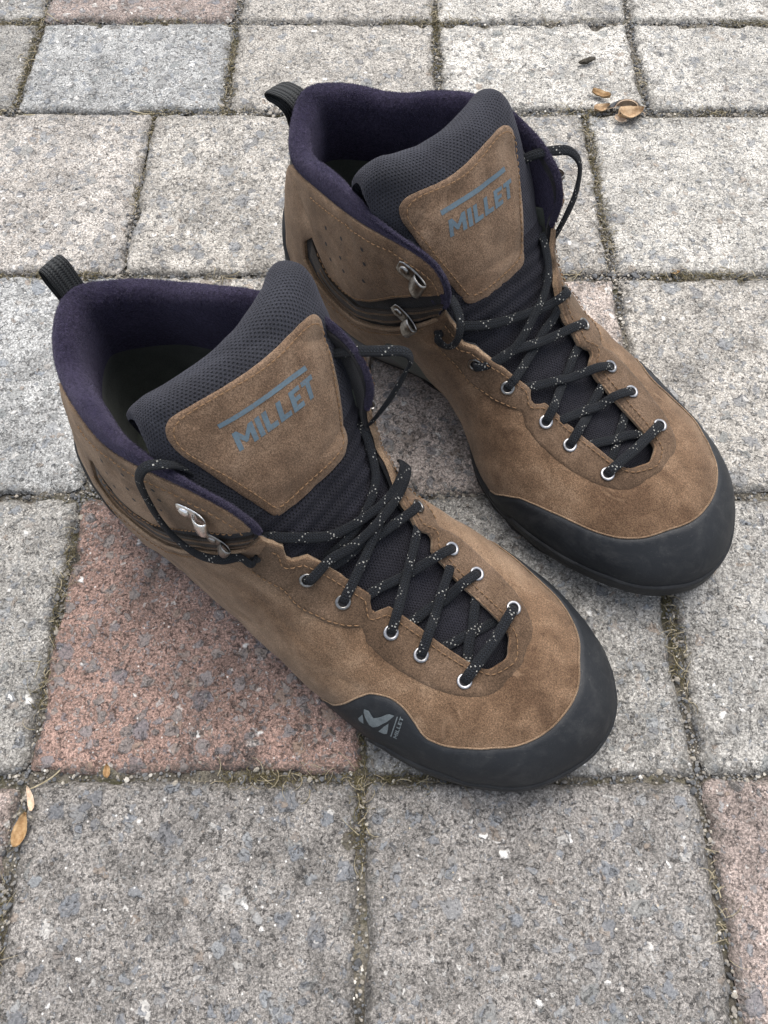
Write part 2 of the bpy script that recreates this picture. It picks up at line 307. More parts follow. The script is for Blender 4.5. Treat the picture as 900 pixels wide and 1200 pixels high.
# ------------------------------------------------------------------ pavement
rng = random.Random(7)
GN = 60
def sheet(name, half, n, z, mat):
    xs = np.linspace(-half, half, n); V = [(x, y+.3, z+.0022*fbm((x, y, 0), 55)) for x in xs for y in xs]
    return link_mesh(name, V, [f[::-1] for f in grid_faces(n, n)], mat)
pavement = sheet('pavement', 1.2, 420, -.0040, MAT['sand']); tag(pavement, kind='structure')
MAT['ground'] = mat_plain('distant_paving', (.16, .155, .145), (.27, .26, .24), 7, .9, .002)
ground = link_mesh('ground', [(-80, -80, -.02), (80, -80, -.02), (80, 80, -.02), (-80, 80, -.02)], [(0, 1, 2, 3)], MAT['ground']); tag(ground, kind='structure')
def paver(x0, x1, y0, y1, tint, res, seed, zt=0., corners=None):
    cx, cy = (x0+x1)/2, (y0+y1)/2; hx, hy = (x1-x0)/2, (y1-y0)/2; off = Vector((seed*3.7, seed*1.3, 0))
    # denser near the rim, so that the worn arris is round
    def axis(n):
        a = np.linspace(-1, 1, n); return np.sign(a)*(1-(1-np.abs(a))**1.45)
    ax = axis(res); V = []; rimv = []
    tx, ty = rng.uniform(-.006, .006), rng.uniform(-.006, .006)
    for a in ax:
        for b in ax:
            # squircle corner: pull the corners in
            r = (abs(a)**26+abs(b)**26)**(1/26.) if (a or b) else 1.
            k = 1/max(r, 1.) if r > 1 else 1.
            x, y = a*hx*k, b*hy*k
            p = Vector((cx+x, cy+y, 0))
            ed = min(hx-abs(x), hy-abs(y))
            w = max(0, 1-ed/.020)
            x += w*(.0019*noise.noise(p*40+off)+.0013*noise.noise(p*110+off)+.0009*noise.noise(p*320+off)); y += w*(.0019*noise.noise(p*40+off+Vector((9, 0, 0)))+.0013*noise.noise(p*110+off+Vector((0, 9, 0)))+.0009*noise.noise(p*320+off+Vector((0, 5, 5))))
            rr = .0046+.0030*noise.noise(p*38+off*2)
            d = max(0., 1-max(ed, 0)/rr); drop = rr*(1-math.sqrt(max(0., 1-d*d)))
            z = zt - drop + tx*x+ty*y + .0007*noise.fractal(p*35+off, 1., 2., 3)+.00050*noise.noise(p*190+off)+.0003*noise.noise(p*420+off)
            chip = noise.noise(p*75+off*3); 
            if w > .2 and chip > .12: z -= .0085*(chip-.12)*w*w
            V.append((x, y, z)); rimv.append(max(0., 1-max(ed, 0)/.016))
    n = res; F = [f[::-1] for f in grid_faces(n, n)]
    ring = [i*n for i in range(n)]+[(n-1)*n+j for j in range(1, n)]+[i*n+n-1 for i in range(n-2, -1, -1)]+[j for j in range(n-2, 0, -1)]
    base = len(V)
    for i in ring: V.append((V[i][0]*.985, V[i][1]*.985, -.05))
    m = len(ring)
    for i in range(m): F.append((ring[i], base+i, base+(i+1) % m, ring[(i+1) % m]))
    # make normals point up
    o = link_mesh('paver', V, [f[::-1] for f in F], MAT['paver'], pavement)
    at = o.data.attributes.new('rim', 'FLOAT', 'POINT'); at.data.foreach_set('value', rimv+[1.]*len(ring))
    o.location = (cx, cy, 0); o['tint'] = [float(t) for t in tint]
    return o
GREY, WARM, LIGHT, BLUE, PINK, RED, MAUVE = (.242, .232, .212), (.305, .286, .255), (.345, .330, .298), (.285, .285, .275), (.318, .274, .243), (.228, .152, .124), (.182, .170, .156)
COLS = [-.672, -.506, -.341, -.1765, -.011, .1555, .321, .487, .652]
COLA = [-.612, -.449, -.285, -.122, .043, .204, .368, .530, .694]
PINKD = (.235, .192, .170)
ROWS = [  # y0, y1, column lines, tints left to right: paver hues plus painted light falloff, far rows paler
 (-.438, -.276, COLS, [GREY, MAUVE, WARM, MAUVE, GREY, PINK, GREY, MAUVE]),
 (-.276, -.114, COLA, [GREY, MAUVE, WARM, MAUVE, GREY, PINK, GREY, MAUVE]),
 (-.114, .0475, COLS, [GREY, MAUVE, PINKD, MAUVE, MAUVE, PINKD, GREY, WARM]),
 (.0475, .2035, COLS, [WARM, GREY, GREY, RED, GREY, GREY, WARM, GREY]),
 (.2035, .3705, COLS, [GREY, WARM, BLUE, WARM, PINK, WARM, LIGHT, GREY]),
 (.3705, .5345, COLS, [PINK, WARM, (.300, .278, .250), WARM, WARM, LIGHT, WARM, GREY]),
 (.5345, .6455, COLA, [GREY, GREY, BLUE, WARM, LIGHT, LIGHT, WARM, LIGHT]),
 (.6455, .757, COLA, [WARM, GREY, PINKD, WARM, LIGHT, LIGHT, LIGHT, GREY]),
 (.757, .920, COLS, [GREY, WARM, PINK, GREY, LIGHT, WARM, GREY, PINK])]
JG = .0012
k = 0
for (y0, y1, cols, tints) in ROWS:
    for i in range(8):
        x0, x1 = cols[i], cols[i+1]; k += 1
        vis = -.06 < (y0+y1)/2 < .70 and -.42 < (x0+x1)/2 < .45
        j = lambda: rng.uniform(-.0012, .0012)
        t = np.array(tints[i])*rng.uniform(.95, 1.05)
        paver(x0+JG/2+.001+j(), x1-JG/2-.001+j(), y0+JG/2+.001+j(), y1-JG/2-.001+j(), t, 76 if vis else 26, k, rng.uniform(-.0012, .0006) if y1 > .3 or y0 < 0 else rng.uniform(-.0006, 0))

# grit and moss along the joints
def joint_lines():
    L = []
    for r, (y0, y1, cols, _) in enumerate(ROWS):
        if y0 < -.2 or y0 > .75: continue
        L.append(((-.46, y0), (.46, y0)))
        for c in cols:
            if abs(c) < .46: L.append(((c, y0), (c, y1)))
    return L
ICO = None
def ico():
    global ICO
    if ICO is None:
        bm = bmesh.new(); bmesh.ops.create_icosphere(bm, subdivisions=1, radius=1.); ICO = ([tuple(v.co) for v in bm.verts], [tuple(v.index for v in f.verts) for f in bm.faces]); bm.free()
    return np.array(ICO[0]), ICO[1]
def grit_cloud(name, pts, seed):
    r = np.random.default_rng(seed); iv, jf = ico(); V = []; F = []; sh = []
    for (x, y, z, s) in pts:
        q = iv*np.array([1, r.uniform(.6, 1.), r.uniform(.45, .8)])*(1+r.uniform(-.28, .28, (len(iv), 1)))*s
        a = r.uniform(0, 6.28); c, sn = math.cos(a), math.sin(a); q = q@np.array([[c, -sn, 0], [sn, c, 0], [0, 0, 1]]).T+np.array([x, y, z])
        b = len(V); V.extend(q.tolist()); F.extend([(f[0]+b, f[1]+b, f[2]+b) for f in jf]); sh.extend([float(r.beta(1.3, 2.1))]*len(iv))
    o = link_mesh(name, V, F, MAT['grit'], smooth=False); at = o.data.attributes.new('shade', 'FLOAT', 'POINT'); at.data.foreach_set('value', sh)
    return o
r_ = np.random.default_rng(3); pts = []
for (a, b) in joint_lines():
    l = math.dist(a, b); nx, ny = -(b[1]-a[1])/l, (b[0]-a[0])/l
    for _ in range(int(l*4600)):
        f = r_.random(); w = r_.normal(0, .0024); x, y = a[0]+(b[0]-a[0])*f, a[1]+(b[1]-a[1])*f
        dn = noise.noise(Vector((x*14, y*14, 5)))
        if r_.random() > .55+.8*dn: continue
        s = float(np.clip(r_.lognormal(-.15, .45), .35, 3.0))*.00075
        pts.append((x+nx*w, y+ny*w, -.0036+.0022*max(dn, 0)+(abs(w)/.004)*.0012+s*.3, s))
tag(grit_cloud('joint_grit', pts, 4), 'loose sand grains and small pebbles lodged in the paver joints', 'grit', kind='stuff')
pts = []
for _ in range(900):
    x, y = r_.uniform(-.45, .45), r_.uniform(-.06, .68)
    if noise.noise(Vector((x*9, y*9, 1))) < -.1 and r_.random() < .6: continue
    s = float(np.clip(r_.lognormal(-.4, .5), .3, 2.6))*.0006; pts.append((x, y, .0003, s))
tag(grit_cloud('surface_grit', pts, 9), 'scattered pale grit lying loose on top of the pavers', 'grit', kind='stuff')
# dry moss and straw fibres in the joints
def fibres(name, n, lines, seed, mat, lmin, lmax, rad, thresh, zlo):
    r = np.random.default_rng(seed); V = []; F = []
    tot = 0
    for (a, b) in lines:
        l = math.dist(a, b); nx, ny = -(b[1]-a[1])/l, (b[0]-a[0])/l
        for _ in range(int(l*n)):
            f = r.random(); x, y = a[0]+(b[0]-a[0])*f, a[1]+(b[1]-a[1])*f
            if noise.noise(Vector((x*11+3, y*11, 8))) < thresh: continue
            w = r.normal(0, .0022); ln = r.uniform(lmin, lmax); an = r.uniform(0, 6.28); cv = r.uniform(-1.5, 1.5); el = r.uniform(-.1, .75)
            p = np.array([x+nx*w, y+ny*w, zlo+r.uniform(0, .003)]); rr = rad*r.uniform(.6, 1.3); b0 = len(V)
            for s in range(5):
                d = np.array([math.cos(an)*math.cos(el), math.sin(an)*math.cos(el), math.sin(el)]); u = np.array([-math.sin(an), math.cos(an), 0]); v = np.cross(d, u)
                tp = rr*(1-.18*s)
                for q in range(3): V.append(p+tp*(u*math.cos(q*2.094)+v*math.sin(q*2.094)))
                p = p+d*ln/4; an += cv*.4; el -= .28
            for s in range(4):
                for q in range(3): F.append((b0+s*3+q, b0+s*3+(q+1) % 3, b0+s*3+3+(q+1) % 3, b0+s*3+3+q))
    return link_mesh(name, V, F, mat)
tag(fibres('dry_moss', 2600, joint_lines(), 21, MAT['moss'], .003, .008, .00022, .05, -.0036), 'yellowish dry moss growing in the paver joints', 'moss', kind='stuff')
tag(fibres('straw_litter', 330, joint_lines(), 22, MAT['straw'], .005, .014, .00030, -.05, -.003), 'bits of dry straw caught in the paver joints', 'straw', kind='stuff')

# ------------------------------------------------------------------ boots
# ---- shape: the ring surface of one right-foot boot (metres, x to the toe, y to the inner side, z up) ----
# bottom x,y | top x,y,z | roundness e | bulge mm | bulge centre
ST = [
 (303,-4, 247,-11,55, 1.00,1,.4), (299,-24, 245,-17,54.5, 1.00,1,.4), (287,-43, 242,-21,54, 1.00,1,.4),
 (266,-58, 232,-23,55, 1.00,1,.4), (238,-67, 216,-24,58.5, .95,1,.4), (208,-70, 197,-25,65, .88,2,.4),
 (176,-68.5, 176,-29,76, .75,3,.4), (148,-66, 157,-34,89, .5,4,.4), (125,-63.3, 142,-43,105, .35,4,.4),
 (108,-62, 140,-47,119, .27,3.5,.4), (92,-61, 133,-50,133, .2,3,.4), (74,-60.5, 109,-55,138, .15,2,.4), (52,-59.5, 77,-57,132, .12,2,.4),
 (28,-55, 48,-50,124, .1,3,.35), (9,-46, 23,-40,117, .1,4,.35), (-4,-30, 6,-25,118, .1,4,.35),
 (-8,-10, -1,-8,119, .1,5,.35), (-4,9, 6,8,118, .1,4,.35), (9,21, 23,24,117, .1,4,.35),
 (30,26, 48,32,123, .1,5,.38), (56,25, 77,38,131, .12,7,.4), (78,21, 106,41.5,139, .15,10,.4),
 (98,14, 133,36.5,137, .2,13,.4), (115,9, 140.5,33,121, .27,15,.4), (133,9, 142,30,105, .35,15,.4), (154,17, 157,23,89, .5,12,.4),
 (177,34, 176,13,76, .75,5,.4), (205,42.5, 197,7,65, .88,2,.4), (234,43, 216,4,58.5, .95,1,.4),
 (261,37, 233,2,55, 1.0,1,.4), (283,27, 242,-1,54, 1.0,1,.4), (297,13, 245,-6,54.5, 1.0,1,.4)]
ZB = .018
NL = 9
def _level_points():
    n = len(ST); P = np.zeros((n, NL, 3))
    for i, (bx, by, tx, ty, tz, e, bu, bc) in enumerate(ST):
        b0, b1 = ST[(i-1) % n], ST[(i+1) % n]
        tx_, ty_ = b1[0]-b0[0], b1[1]-b0[1]; l = math.hypot(tx_, ty_); nx, ny = ty_/l, -tx_/l   # outward
        if nx*(bx-150)/150 + ny*(by+10)/60 < 0: nx, ny = -nx, -ny
        for j in range(NL):
            w = j/(NL-1); ph = w*math.pi/2
            hh = (1-e)*w + e*(1-math.cos(ph)); g = (1-e)*w + e*math.sin(ph)
            bl = bu*math.sin(math.pi*w**(math.log(.5)/math.log(bc)))
            P[i, j] = (bx+(tx-bx)*hh+nx*bl, by+(ty-by)*hh+ny*bl, ZB*1000+(tz-ZB*1000)*g)
    return P/1000
def _cubic_periodic(K, Y, x):
    # C2 periodic cubic through (K[i], Y[i]), K has n+1 knots with the last closing the loop
    n = len(Y); h = np.diff(K); A = np.zeros((n, n)); R = np.zeros_like(Y)
    for i in range(n):
        hm, hp = h[i-1], h[i]; A[i, (i-1) % n] += hm; A[i, i] += 2*(hm+hp); A[i, (i+1) % n] += hp
        R[i] = 6*((Y[(i+1) % n]-Y[i])/hp-(Y[i]-Y[i-1])/hm)
    M = np.linalg.solve(A, R.reshape(n, -1)).reshape(Y.shape)
    x = np.mod(x, K[-1]); i = np.clip(np.searchsorted(K, x, 'right')-1, 0, n-1); j = (i+1) % n
    hh = h[i].reshape((-1,)+(1,)*(Y.ndim-1)); a = ((K[i+1]-x)/h[i]).reshape(hh.shape); b = 1-a
    return a*Y[i]+b*Y[j]+((a**3-a)*M[i]+(b**3-b)*M[j])*hh*hh/6
_P = _level_points()
_NS = len(ST)
def S(u, v):
    # u: station number 0.._NS (periodic), v: 0 sole line .. 1 top edge
    u = np.asarray(u, float); v = np.asarray(v, float); sh = np.broadcast(u, v).shape
    u = np.broadcast_to(u, sh).ravel(); v = np.broadcast_to(v, sh).ravel()
    C = _cubic_periodic(np.arange(_NS+1.), _P, u)          # (m, NL, 3)
    t = np.clip(v, 0, 1)*(NL-1); i = np.clip(t.astype(int), 0, NL-2); f = (t-i)[:, None]; r = np.arange(len(u))
    p1, p2 = C[r, i], C[r, i+1]
    p0 = np.where((i > 0)[:, None], C[r, np.maximum(i-1, 0)], 2*p1-p2); p3 = np.where((i < NL-2)[:, None], C[r, np.minimum(i+2, NL-1)], 2*p2-p1)
    q = .5*(2*p1+(p2-p0)*f+(2*p0-5*p1+4*p2-p3)*f*f+(3*p1-p0-3*p2+p3)*f**3)
    over = np.clip(v-1, 0, None)[:, None]+np.clip(v, None, 0)[:, None]
    q = q+over*(NL-1)*(p2-p1)
    return q.reshape(sh+(3,))
def SN(u, v):
    e = 2e-3; a = S(np.asarray(u)+e*5, v)-S(np.asarray(u)-e*5, v); b = S(u, np.minimum(np.asarray(v)+e, 1))-S(u, np.minimum(np.asarray(v)+e, 1)-2*e)
    n = np.cross(b, a); return n/np.maximum(np.linalg.norm(n, axis=-1, keepdims=True), 1e-12)
# centre line x, z | centre y | half width | sag (mm), from the throat up over the rolled top and down the back
TG = [(252,44,-10,18,3),(238,49,-10,23,3.5),(220,54,-10,27,4.5),(200,60.5,-9.5,30,6),(178,71,-9,33,8),(160,84,-8.5,35,10),
      (148,98,-8,38,12),(138,113,-6.5,41,14),(130,128,-5,44,16),(122,143,-4,45,18),(114.5,153.5,-3,45,19),(108,159,-2,44,17.5),
      (101,161,-2,41.5,15.5),(94,158,-2,39.5,14),(90,151,-2,39,14),(91,141,-2,38,14),(97,131,-3,36,13),(108,116,-4,35,11)]
TSHIFT, TWIDE = 0., 0.
def T(s, t):
    # s: row number 0..len-1, t: -1 outer side .. 1 inner side
    s = np.asarray(s, float); t = np.asarray(t, float); sh = np.broadcast(s, t).shape
    s = np.broadcast_to(s, sh).ravel(); t = np.broadcast_to(t, sh).ravel()
    A = np.array(TG, float)/1000; n = len(A)
    A[:, 3] += TWIDE*np.clip((np.arange(n)-5.5)/4, 0, 1)
    i = np.clip(s.astype(int), 0, n-2); f = (s-i)[:, None]
    p1, p2 = A[i], A[i+1]; p0 = np.where((i > 0)[:, None], A[np.maximum(i-1, 0)], 2*p1-p2); p3 = np.where((i < n-2)[:, None], A[np.minimum(i+2, n-1)], 2*p2-p1)
    q = .5*(2*p1+(p2-p0)*f+(2*p0-5*p1+4*p2-p3)*f*f+(3*p1-p0-3*p2+p3)*f**3)
    d = .5*((p2-p0)+2*(2*p0-5*p1+4*p2-p3)*f+3*(3*p1-p0-3*p2+p3)*f*f)
    l = np.hypot(d[:, 0], d[:, 1]); nx, nz = d[:, 1]/l, -d[:, 0]/l          # outward (forward and up on the front)
    # sag always pulls the side edges back into the boot, in the front face's direction
    k = np.clip((s-8.5)/3, 0, 1); k = k*k*(3-2*k); bx = -nx*(1-k)-k; bz = -nz*(1-k)+.12*k
    sg = q[:, 4]*np.abs(t)**2.2
    Rc = .011; yy = np.abs(q[:, 3]*np.sin(t*1.35)/np.sin(1.35)); ov = np.clip((yy-(q[:, 3]-Rc))/Rc, 0, 1)
    k2 = np.clip((s-8.6)/3, 0, 1); k2 = k2*k2*(3-2*k2); drop = Rc*(1-np.sqrt(np.maximum(1-ov*ov, 0)))*k2*1.1
    x = q[:, 0]+bx*sg+drop*.35; z = q[:, 1]+bz*sg-drop; y = q[:, 2]+q[:, 3]*np.sin(t*1.35)/np.sin(1.35)+TSHIFT*np.clip((s-6.5)/4, 0, 1)
    return np.stack([x, y, z], -1).reshape(sh+(3,))

KU, KV = .022, .075                   # metres per unit u, v (rough), for planar triangulation
def disp(p):
    # soft folds of worn leather
    q = Vector((float(p[0]), float(p[1]), float(p[2])))
    d = .0011*noise.fractal(q*24, 1., 2., 2)+.0004*noise.noise(q*90)
    w = noise.noise(q*14)*.5+.5
    r = 1-abs(noise.noise(Vector((q.x*30+q.z*12, q.y*17, q.z*30)))*1.5); d -= .0011*w*max(0., r-.55)/.45*max(0., r-.55)/.45
    f = math.exp(-((q.x-.178)/.022)**2)*max(0., min(1., (q.z-.035)/.02))           # flex creases where the boot bends
    d -= .0010*f*math.exp(-((math.sin((q.x+.25*abs(q.y+.009)+.004*noise.noise(q*40))*260)-1)/.7)**2)
    return d
def panel(name, poly, off, mat, parent, mirror, edge=.0009, du=.1, dv=.028, base=-.0006, wob=.0, skirt_mat=None, fn=None, fnn=None, ku=KU, kv=KV, seed=0, fold=1., uvmm=False):
    """A leather or rubber panel cut to a polygon in (u, v) and laid over a surface, with a rounded, thick edge."""
    fn = fn or S; fnn = fnn or SN
    P = np.array(poly, float)*np.array([ku, kv])
    # resample the outline
    R = []
    for i in range(len(P)):
        a, b = P[i], P[(i+1) % len(P)]; n = max(1, int(np.linalg.norm(b-a)/.0022))
        for k_ in range(n): R.append(a+(b-a)*k_/n)
    R = np.array(R); m = len(R)
    area = .5*np.sum(R[:, 0]*np.roll(R[:, 1], -1)-np.roll(R[:, 0], -1)*R[:, 1])
    if area < 0: R = R[::-1].copy()
    if wob: R = R+wob*np.array([[noise.noise(Vector((p[0]*400, p[1]*400, seed))), noise.noise(Vector((p[0]*400, p[1]*400, seed+7)))] for p in R])
    tn = np.roll(R, -1, 0)-np.roll(R, 1, 0); tn /= np.maximum(np.linalg.norm(tn, axis=1, keepdims=True), 1e-9)
    inn = np.stack([-tn[:, 1], tn[:, 0]], 1); I1 = R+inn*edge
    lo, hi = R.min(0), R.max(0)
    gx, gy = np.meshgrid(np.arange(lo[0], hi[0], du*ku), np.arange(lo[1], hi[1], dv*kv), indexing='ij')
    gx = gx+((np.arange(gx.shape[1]) % 2)*.5*du*ku)[None, :]
    Gp = np.stack([gx.ravel(), gy.ravel()], 1)
    ins = np.zeros(len(Gp), bool); x, y = Gp[:, 0], Gp[:, 1]; dmin = np.full(len(Gp), 9.)
    for i in range(m):
        a, b = R[i], R[(i+1) % m]
        c = (a[1] > y) != (b[1] > y)
        with np.errstate(divide='ignore', invalid='ignore'): xx = (b[0]-a[0])*(y-a[1])/(b[1]-a[1])+a[0]
        ins ^= c & (x < xx)
        ab = b-a; tt = np.clip(((Gp-a)@ab)/max(ab@ab, 1e-12), 0, 1); dmin = np.minimum(dmin, np.hypot(*(Gp-a-tt[:, None]*ab).T))
    Gp = Gp[ins & (dmin > edge*1.8)]
    pts = [Vector(p) for p in R]+[Vector(p) for p in I1]+[Vector(p) for p in Gp]
    vo, ed, fa, ov, oe, of = delaunay_2d_cdt(pts, [], [list(range(m))], 1, 1e-7)
    Q = np.array([tuple(v) for v in vo]); src = np.array([min(o_) if len(o_) else 10**6 for o_ in ov])
    isb = src < m
    uu, vv = Q[:, 0]/ku, Q[:, 1]/kv; W = fn(uu, vv); N = fnn(uu, vv)
    hgt = np.where(isb, off*.45, off)
    Dp = np.array([disp(p) for p in W])*fold
    X = W+N*(hgt+Dp)[:, None]
    V = list(X); F = [tuple(f) for f in fa]
    # skirt down to the layer below, along true boundary edges
    cnt = {}
    for f in F:
        for i in range(len(f)):
            e = (f[i], f[(i+1) % len(f)]); key = tuple(sorted(e)); cnt.setdefault(key, []).append(e)
    low = {}; sharp = []; nf0 = len(F)
    for key, es in cnt.items():
        if len(es) == 1:
            a, b = es[0]
            for q in (a, b):
                if q not in low: low[q] = len(V); V.append(W[q]+N[q]*(base+Dp[q]))
            F.append((b, a, low[a], low[b])); sharp.append(key)
    # orientation: outwards
    f = F[0]; g = np.cross(V[f[1]]-V[f[0]], V[f[2]]-V[f[0]])
    if g@N[f[0]] < 0: F = [tuple(reversed(f)) for f in F]
    uvs = None
    mats = [mat]; mi = [0]*nf0+[0]*(len(F)-nf0)
    if skirt_mat: mats = [mat, skirt_mat]; mi = [0]*nf0+[1]*(len(F)-nf0)
    return link_mesh(name, V, F, mats, parent, True, None, sharp, mi, mirror)
def arc_uv(poly, step, closed=False):
    """even steps along a (u, v) polyline, measured on the surface"""
    P = np.array(poly, float); D = []
    for a, b in zip(P[:-1], P[1:]):
        n = 14; D += [a+(b-a)*i/n for i in range(n)]
    D.append(P[-1]); D = np.array(D); W = S(D[:, 0], D[:, 1]); l = np.concatenate([[0], np.cumsum(np.linalg.norm(np.diff(W, axis=0), axis=1))])
    s = np.arange(0, l[-1], step); return np.stack([np.interp(s, l, D[:, 0]), np.interp(s, l, D[:, 1])], 1)
def stitches(name, lines, off, mat, parent, mirror, step=.0030, ln=.0021, rad=.00030, fn=None, fnn=None):
    fn = fn or S; fnn = fnn or SN; V = []; F = []
    for L in lines:
        q = arc_uv(L, step/4) if fn is S else L
        W = fn(q[:, 0], q[:, 1]); N = fnn(q[:, 0], q[:, 1])
        for i in range(0, len(q)-4, 4):
            a, b, n = W[i], W[i+3], N[i]; d = b-a; l = np.linalg.norm(d)
            if l < 1e-6: continue
            d /= l; s = np.cross(n, d); c = (a+b)/2; b0 = len(V); dd = float(disp(c))
            for k_, (t, h, w) in enumerate(((-.5, -.0002, .6), (-.25, .0002, 1.), (.25, .0002, 1.), (.5, -.0002, .6))):
                o = c+d*t*ln+n*(off+h+dd)
                for a_ in range(5): V.append(o+rad*w*(s*math.cos(a_*1.2566)+n*math.sin(a_*1.2566)))
            for k_ in range(3):
                for a_ in range(5): F.append((b0+k_*5+a_, b0+k_*5+(a_+1) % 5, b0+k_*5+5+(a_+1) % 5, b0+k_*5+5+a_))
    o = link_mesh(name, V, F, mat, parent, mirror=mirror); o['kind'] = 'stuff'; return o
def cord(name, pts, ups, w, t, mat, parent, mirror, per=8, n=14, u0=0., ends=True):
    """flat braided cord through points; ups = which way its flat side faces"""
    P = catmull(pts, per); U_ = catmull(ups, per); V = []; F = []; UV = []; m = len(P)
    L = np.concatenate([[0], np.cumsum(np.linalg.norm(np.diff(P, axis=0), axis=1))])+u0
    prev = None
    for i in range(m):
        d = P[min(i+1, m-1)]-P[max(i-1, 0)]; d /= max(np.linalg.norm(d), 1e-9)
        u = U_[i]-d*(U_[i]@d); u /= max(np.linalg.norm(u), 1e-9); s = np.cross(u, d)
        jw = 1+.06*noise.noise(Vector((L[i]*130, u0*7, 0)))
        for a in range(n):
            ph = 2*math.pi*a/(n-1); ca, sa = math.cos(ph), math.sin(ph)
            ex = math.copysign(abs(ca)**.8, ca)*w/2*jw; ey = math.copysign(abs(sa)**.8, sa)*t/2
            V.append(P[i]+s*ex+u*ey); UV.append((L[i], a/(n-1)))
    for i in range(m-1):
        for a in range(n-1): F.append((i*n+a, i*n+a+1, (i+1)*n+a+1, (i+1)*n+a))
    F.append(tuple(range(n-1))[::-1]); F.append(tuple((m-1)*n+a for a in range(n-1)))
    return link_mesh(name, V, [f[::-1] for f in F], mat, parent, True, UV, mirror=mirror)
def ring_mesh(c, nrm, r, rad, n=28, m=10, flat=.6):
    nrm = nrm/np.linalg.norm(nrm); a = np.cross(nrm, [0, 0, 1.]); a = a/np.linalg.norm(a) if np.linalg.norm(a) > .1 else np.array([1., 0, 0]); b = np.cross(nrm, a)
    V = []; F = []
    for i in range(n):
        e = a*math.cos(2*math.pi*i/n)+b*math.sin(2*math.pi*i/n)
        for j in range(m): V.append(c+e*(r+rad*math.cos(2*math.pi*j/m))+nrm*rad*flat*math.sin(2*math.pi*j/m))
    for i in range(n):
        for j in range(m): F.append((i*m+j, i*m+(j+1) % m, ((i+1) % n)*m+(j+1) % m, ((i+1) % n)*m+j))
    return V, F
def disc_mesh(c, nrm, r, n=20):
    nrm = nrm/np.linalg.norm(nrm); a = np.cross(nrm, [0, 0, 1.]); a = a/np.linalg.norm(a); b = np.cross(nrm, a)
    return [c]+[c+r*(a*math.cos(2*math.pi*i/n)+b*math.sin(2*math.pi*i/n)) for i in range(n)], [(0, 1+i, 1+(i+1) % n) for i in range(n)]
def TN(s, t):
    e = .02; a = T(np.asarray(s)+e, t)-T(np.asarray(s)-e, t); b = T(s, np.asarray(t)+e)-T(s, np.asarray(t)-e)
    n = np.cross(b, a); n /= np.maximum(np.linalg.norm(n, axis=-1, keepdims=True), 1e-12); return -n if T_FLIP else n
T_FLIP = False
_n = TN(np.array([8.]), np.array([0.]))[0]
T_FLIP = _n[0] < 0
_gs, _gt = np.meshgrid(np.linspace(0, 8, 161), np.linspace(-1, 1, 81), indexing='ij'); _gs = _gs.ravel(); _gt = _gt.ravel(); _gT = T(_gs, _gt); _gTN = TN(_gs, _gt)
def on_tongue(x, y, h):
    i = np.argmin((_gT[:, 0]-x)**2+(_gT[:, 1]-y)**2); return _gT[i]+_gTN[i]*h, _gTN[i]

# panel outlines in (u, v), outer side positive u; the inner side mirrors what differs
EDGE = []      # the eyestay edge with its scallops: (u, v top)
def vtop(u):
    a = abs(u); d = 0.
    for c, w, h in ((5.45, .20, .085), (7.35, .22, .08), (2.5, .3, .0)):
        q = abs(a-c)/w
        if q < 1: d = max(d, h*(1-q*q))
    return 1-d
SLOT = [(9.12, 1.0), (9.55, .87), (10.02, .765), (10.45, .655), (10.86, .545), (11.2, .495), (11.62, .485), (12.04, .515), (12.52, .625), (12.72, .675), (12.95, .60),
        (12.86, .48), (12.5, .385), (12.14, .335), (11.66, .305), (11.24, .30), (10.78, .335), (10.3, .435), (9.8, .555), (9.3, .68), (8.94, .77), (8.45, .90)]
def suede_poly():
    top = [(u, vtop(u)) for u in np.arange(-8.2, 8.21, .1)]
    P = [(-13.8, .02)]+[(u, .0) for u in np.arange(-13.5, 13.51, .5)]+[(13.8, .02), (14.05, .25), (14.25, .5), (14.28, .75), (14.15, .92), (13.95, .985), (13.7, 1.)]
    P += [(u, 1.) for u in np.arange(13.5, 9.3, -.25)]+SLOT+[(8.3, .99)]
    P += [(float(u), float(v)) for u, v in reversed(top)]
    P += [(-8.3, .99)]+[(-u, v) for u, v in reversed(SLOT)]+[(-u, 1.) for u in np.arange(9.5, 13.6, .25)]+[(-13.7, 1.), (-13.95, .985), (-14.15, .92), (-14.28, .75), (-14.25, .5), (-14.05, .25)]
    return P
RAND_TOP = [(5.75, .02), (5.56, .08), (5.36, .23), (5.16, .38), (4.98, .47), (4.85, .50), (4.66, .525), (4.5, .53), (4.36, .52), (4.22, .495), (4.1, .46), (3.98, .415), (3.85, .395), (3.6, .405), (3.14, .455), (2.62, .505), (1.74, .54),
            (1.02, .56), (.52, .58), (0, .595), (-.58, .595), (-1.1, .59), (-1.52, .57), (-2.14, .525), (-2.7, .475), (-3.12, .445), (-3.5, .42), (-3.88, .39), (-4.34, .335), (-4.72, .27), (-5.0, .17), (-5.2, .08), (-5.4, .02)]
EYESTAY_OUT = [(7.9, .70), (7.5, .69), (7.12, .69), (6.8, .655), (6.54, .645), (6.1, .675), (5.74, .73), (5.5, .785), (5.40, .76), (5.32, .73), (4.92, .705), (4.5, .705), (4.0, .715), (3.44, .745), (2.76, .80), (2.0, .86), (1.22, .90), (.4, .915), (-.4, .915)]
def eyestay_poly():
    P = list(EYESTAY_OUT)+[(-u, v) for u, v in reversed(EYESTAY_OUT)]
    top = [(u, vtop(u)-.006) for u in np.arange(-8.05, 8.06, .1)]
    return P+[(float(u), float(v)) for u, v in top]
EYELETS = [(3.12, .862), (4.26, .862), (5.0, .868), (6.02, .862), (6.84, .858), (8.02, .835)]
HEIGHT = .0030

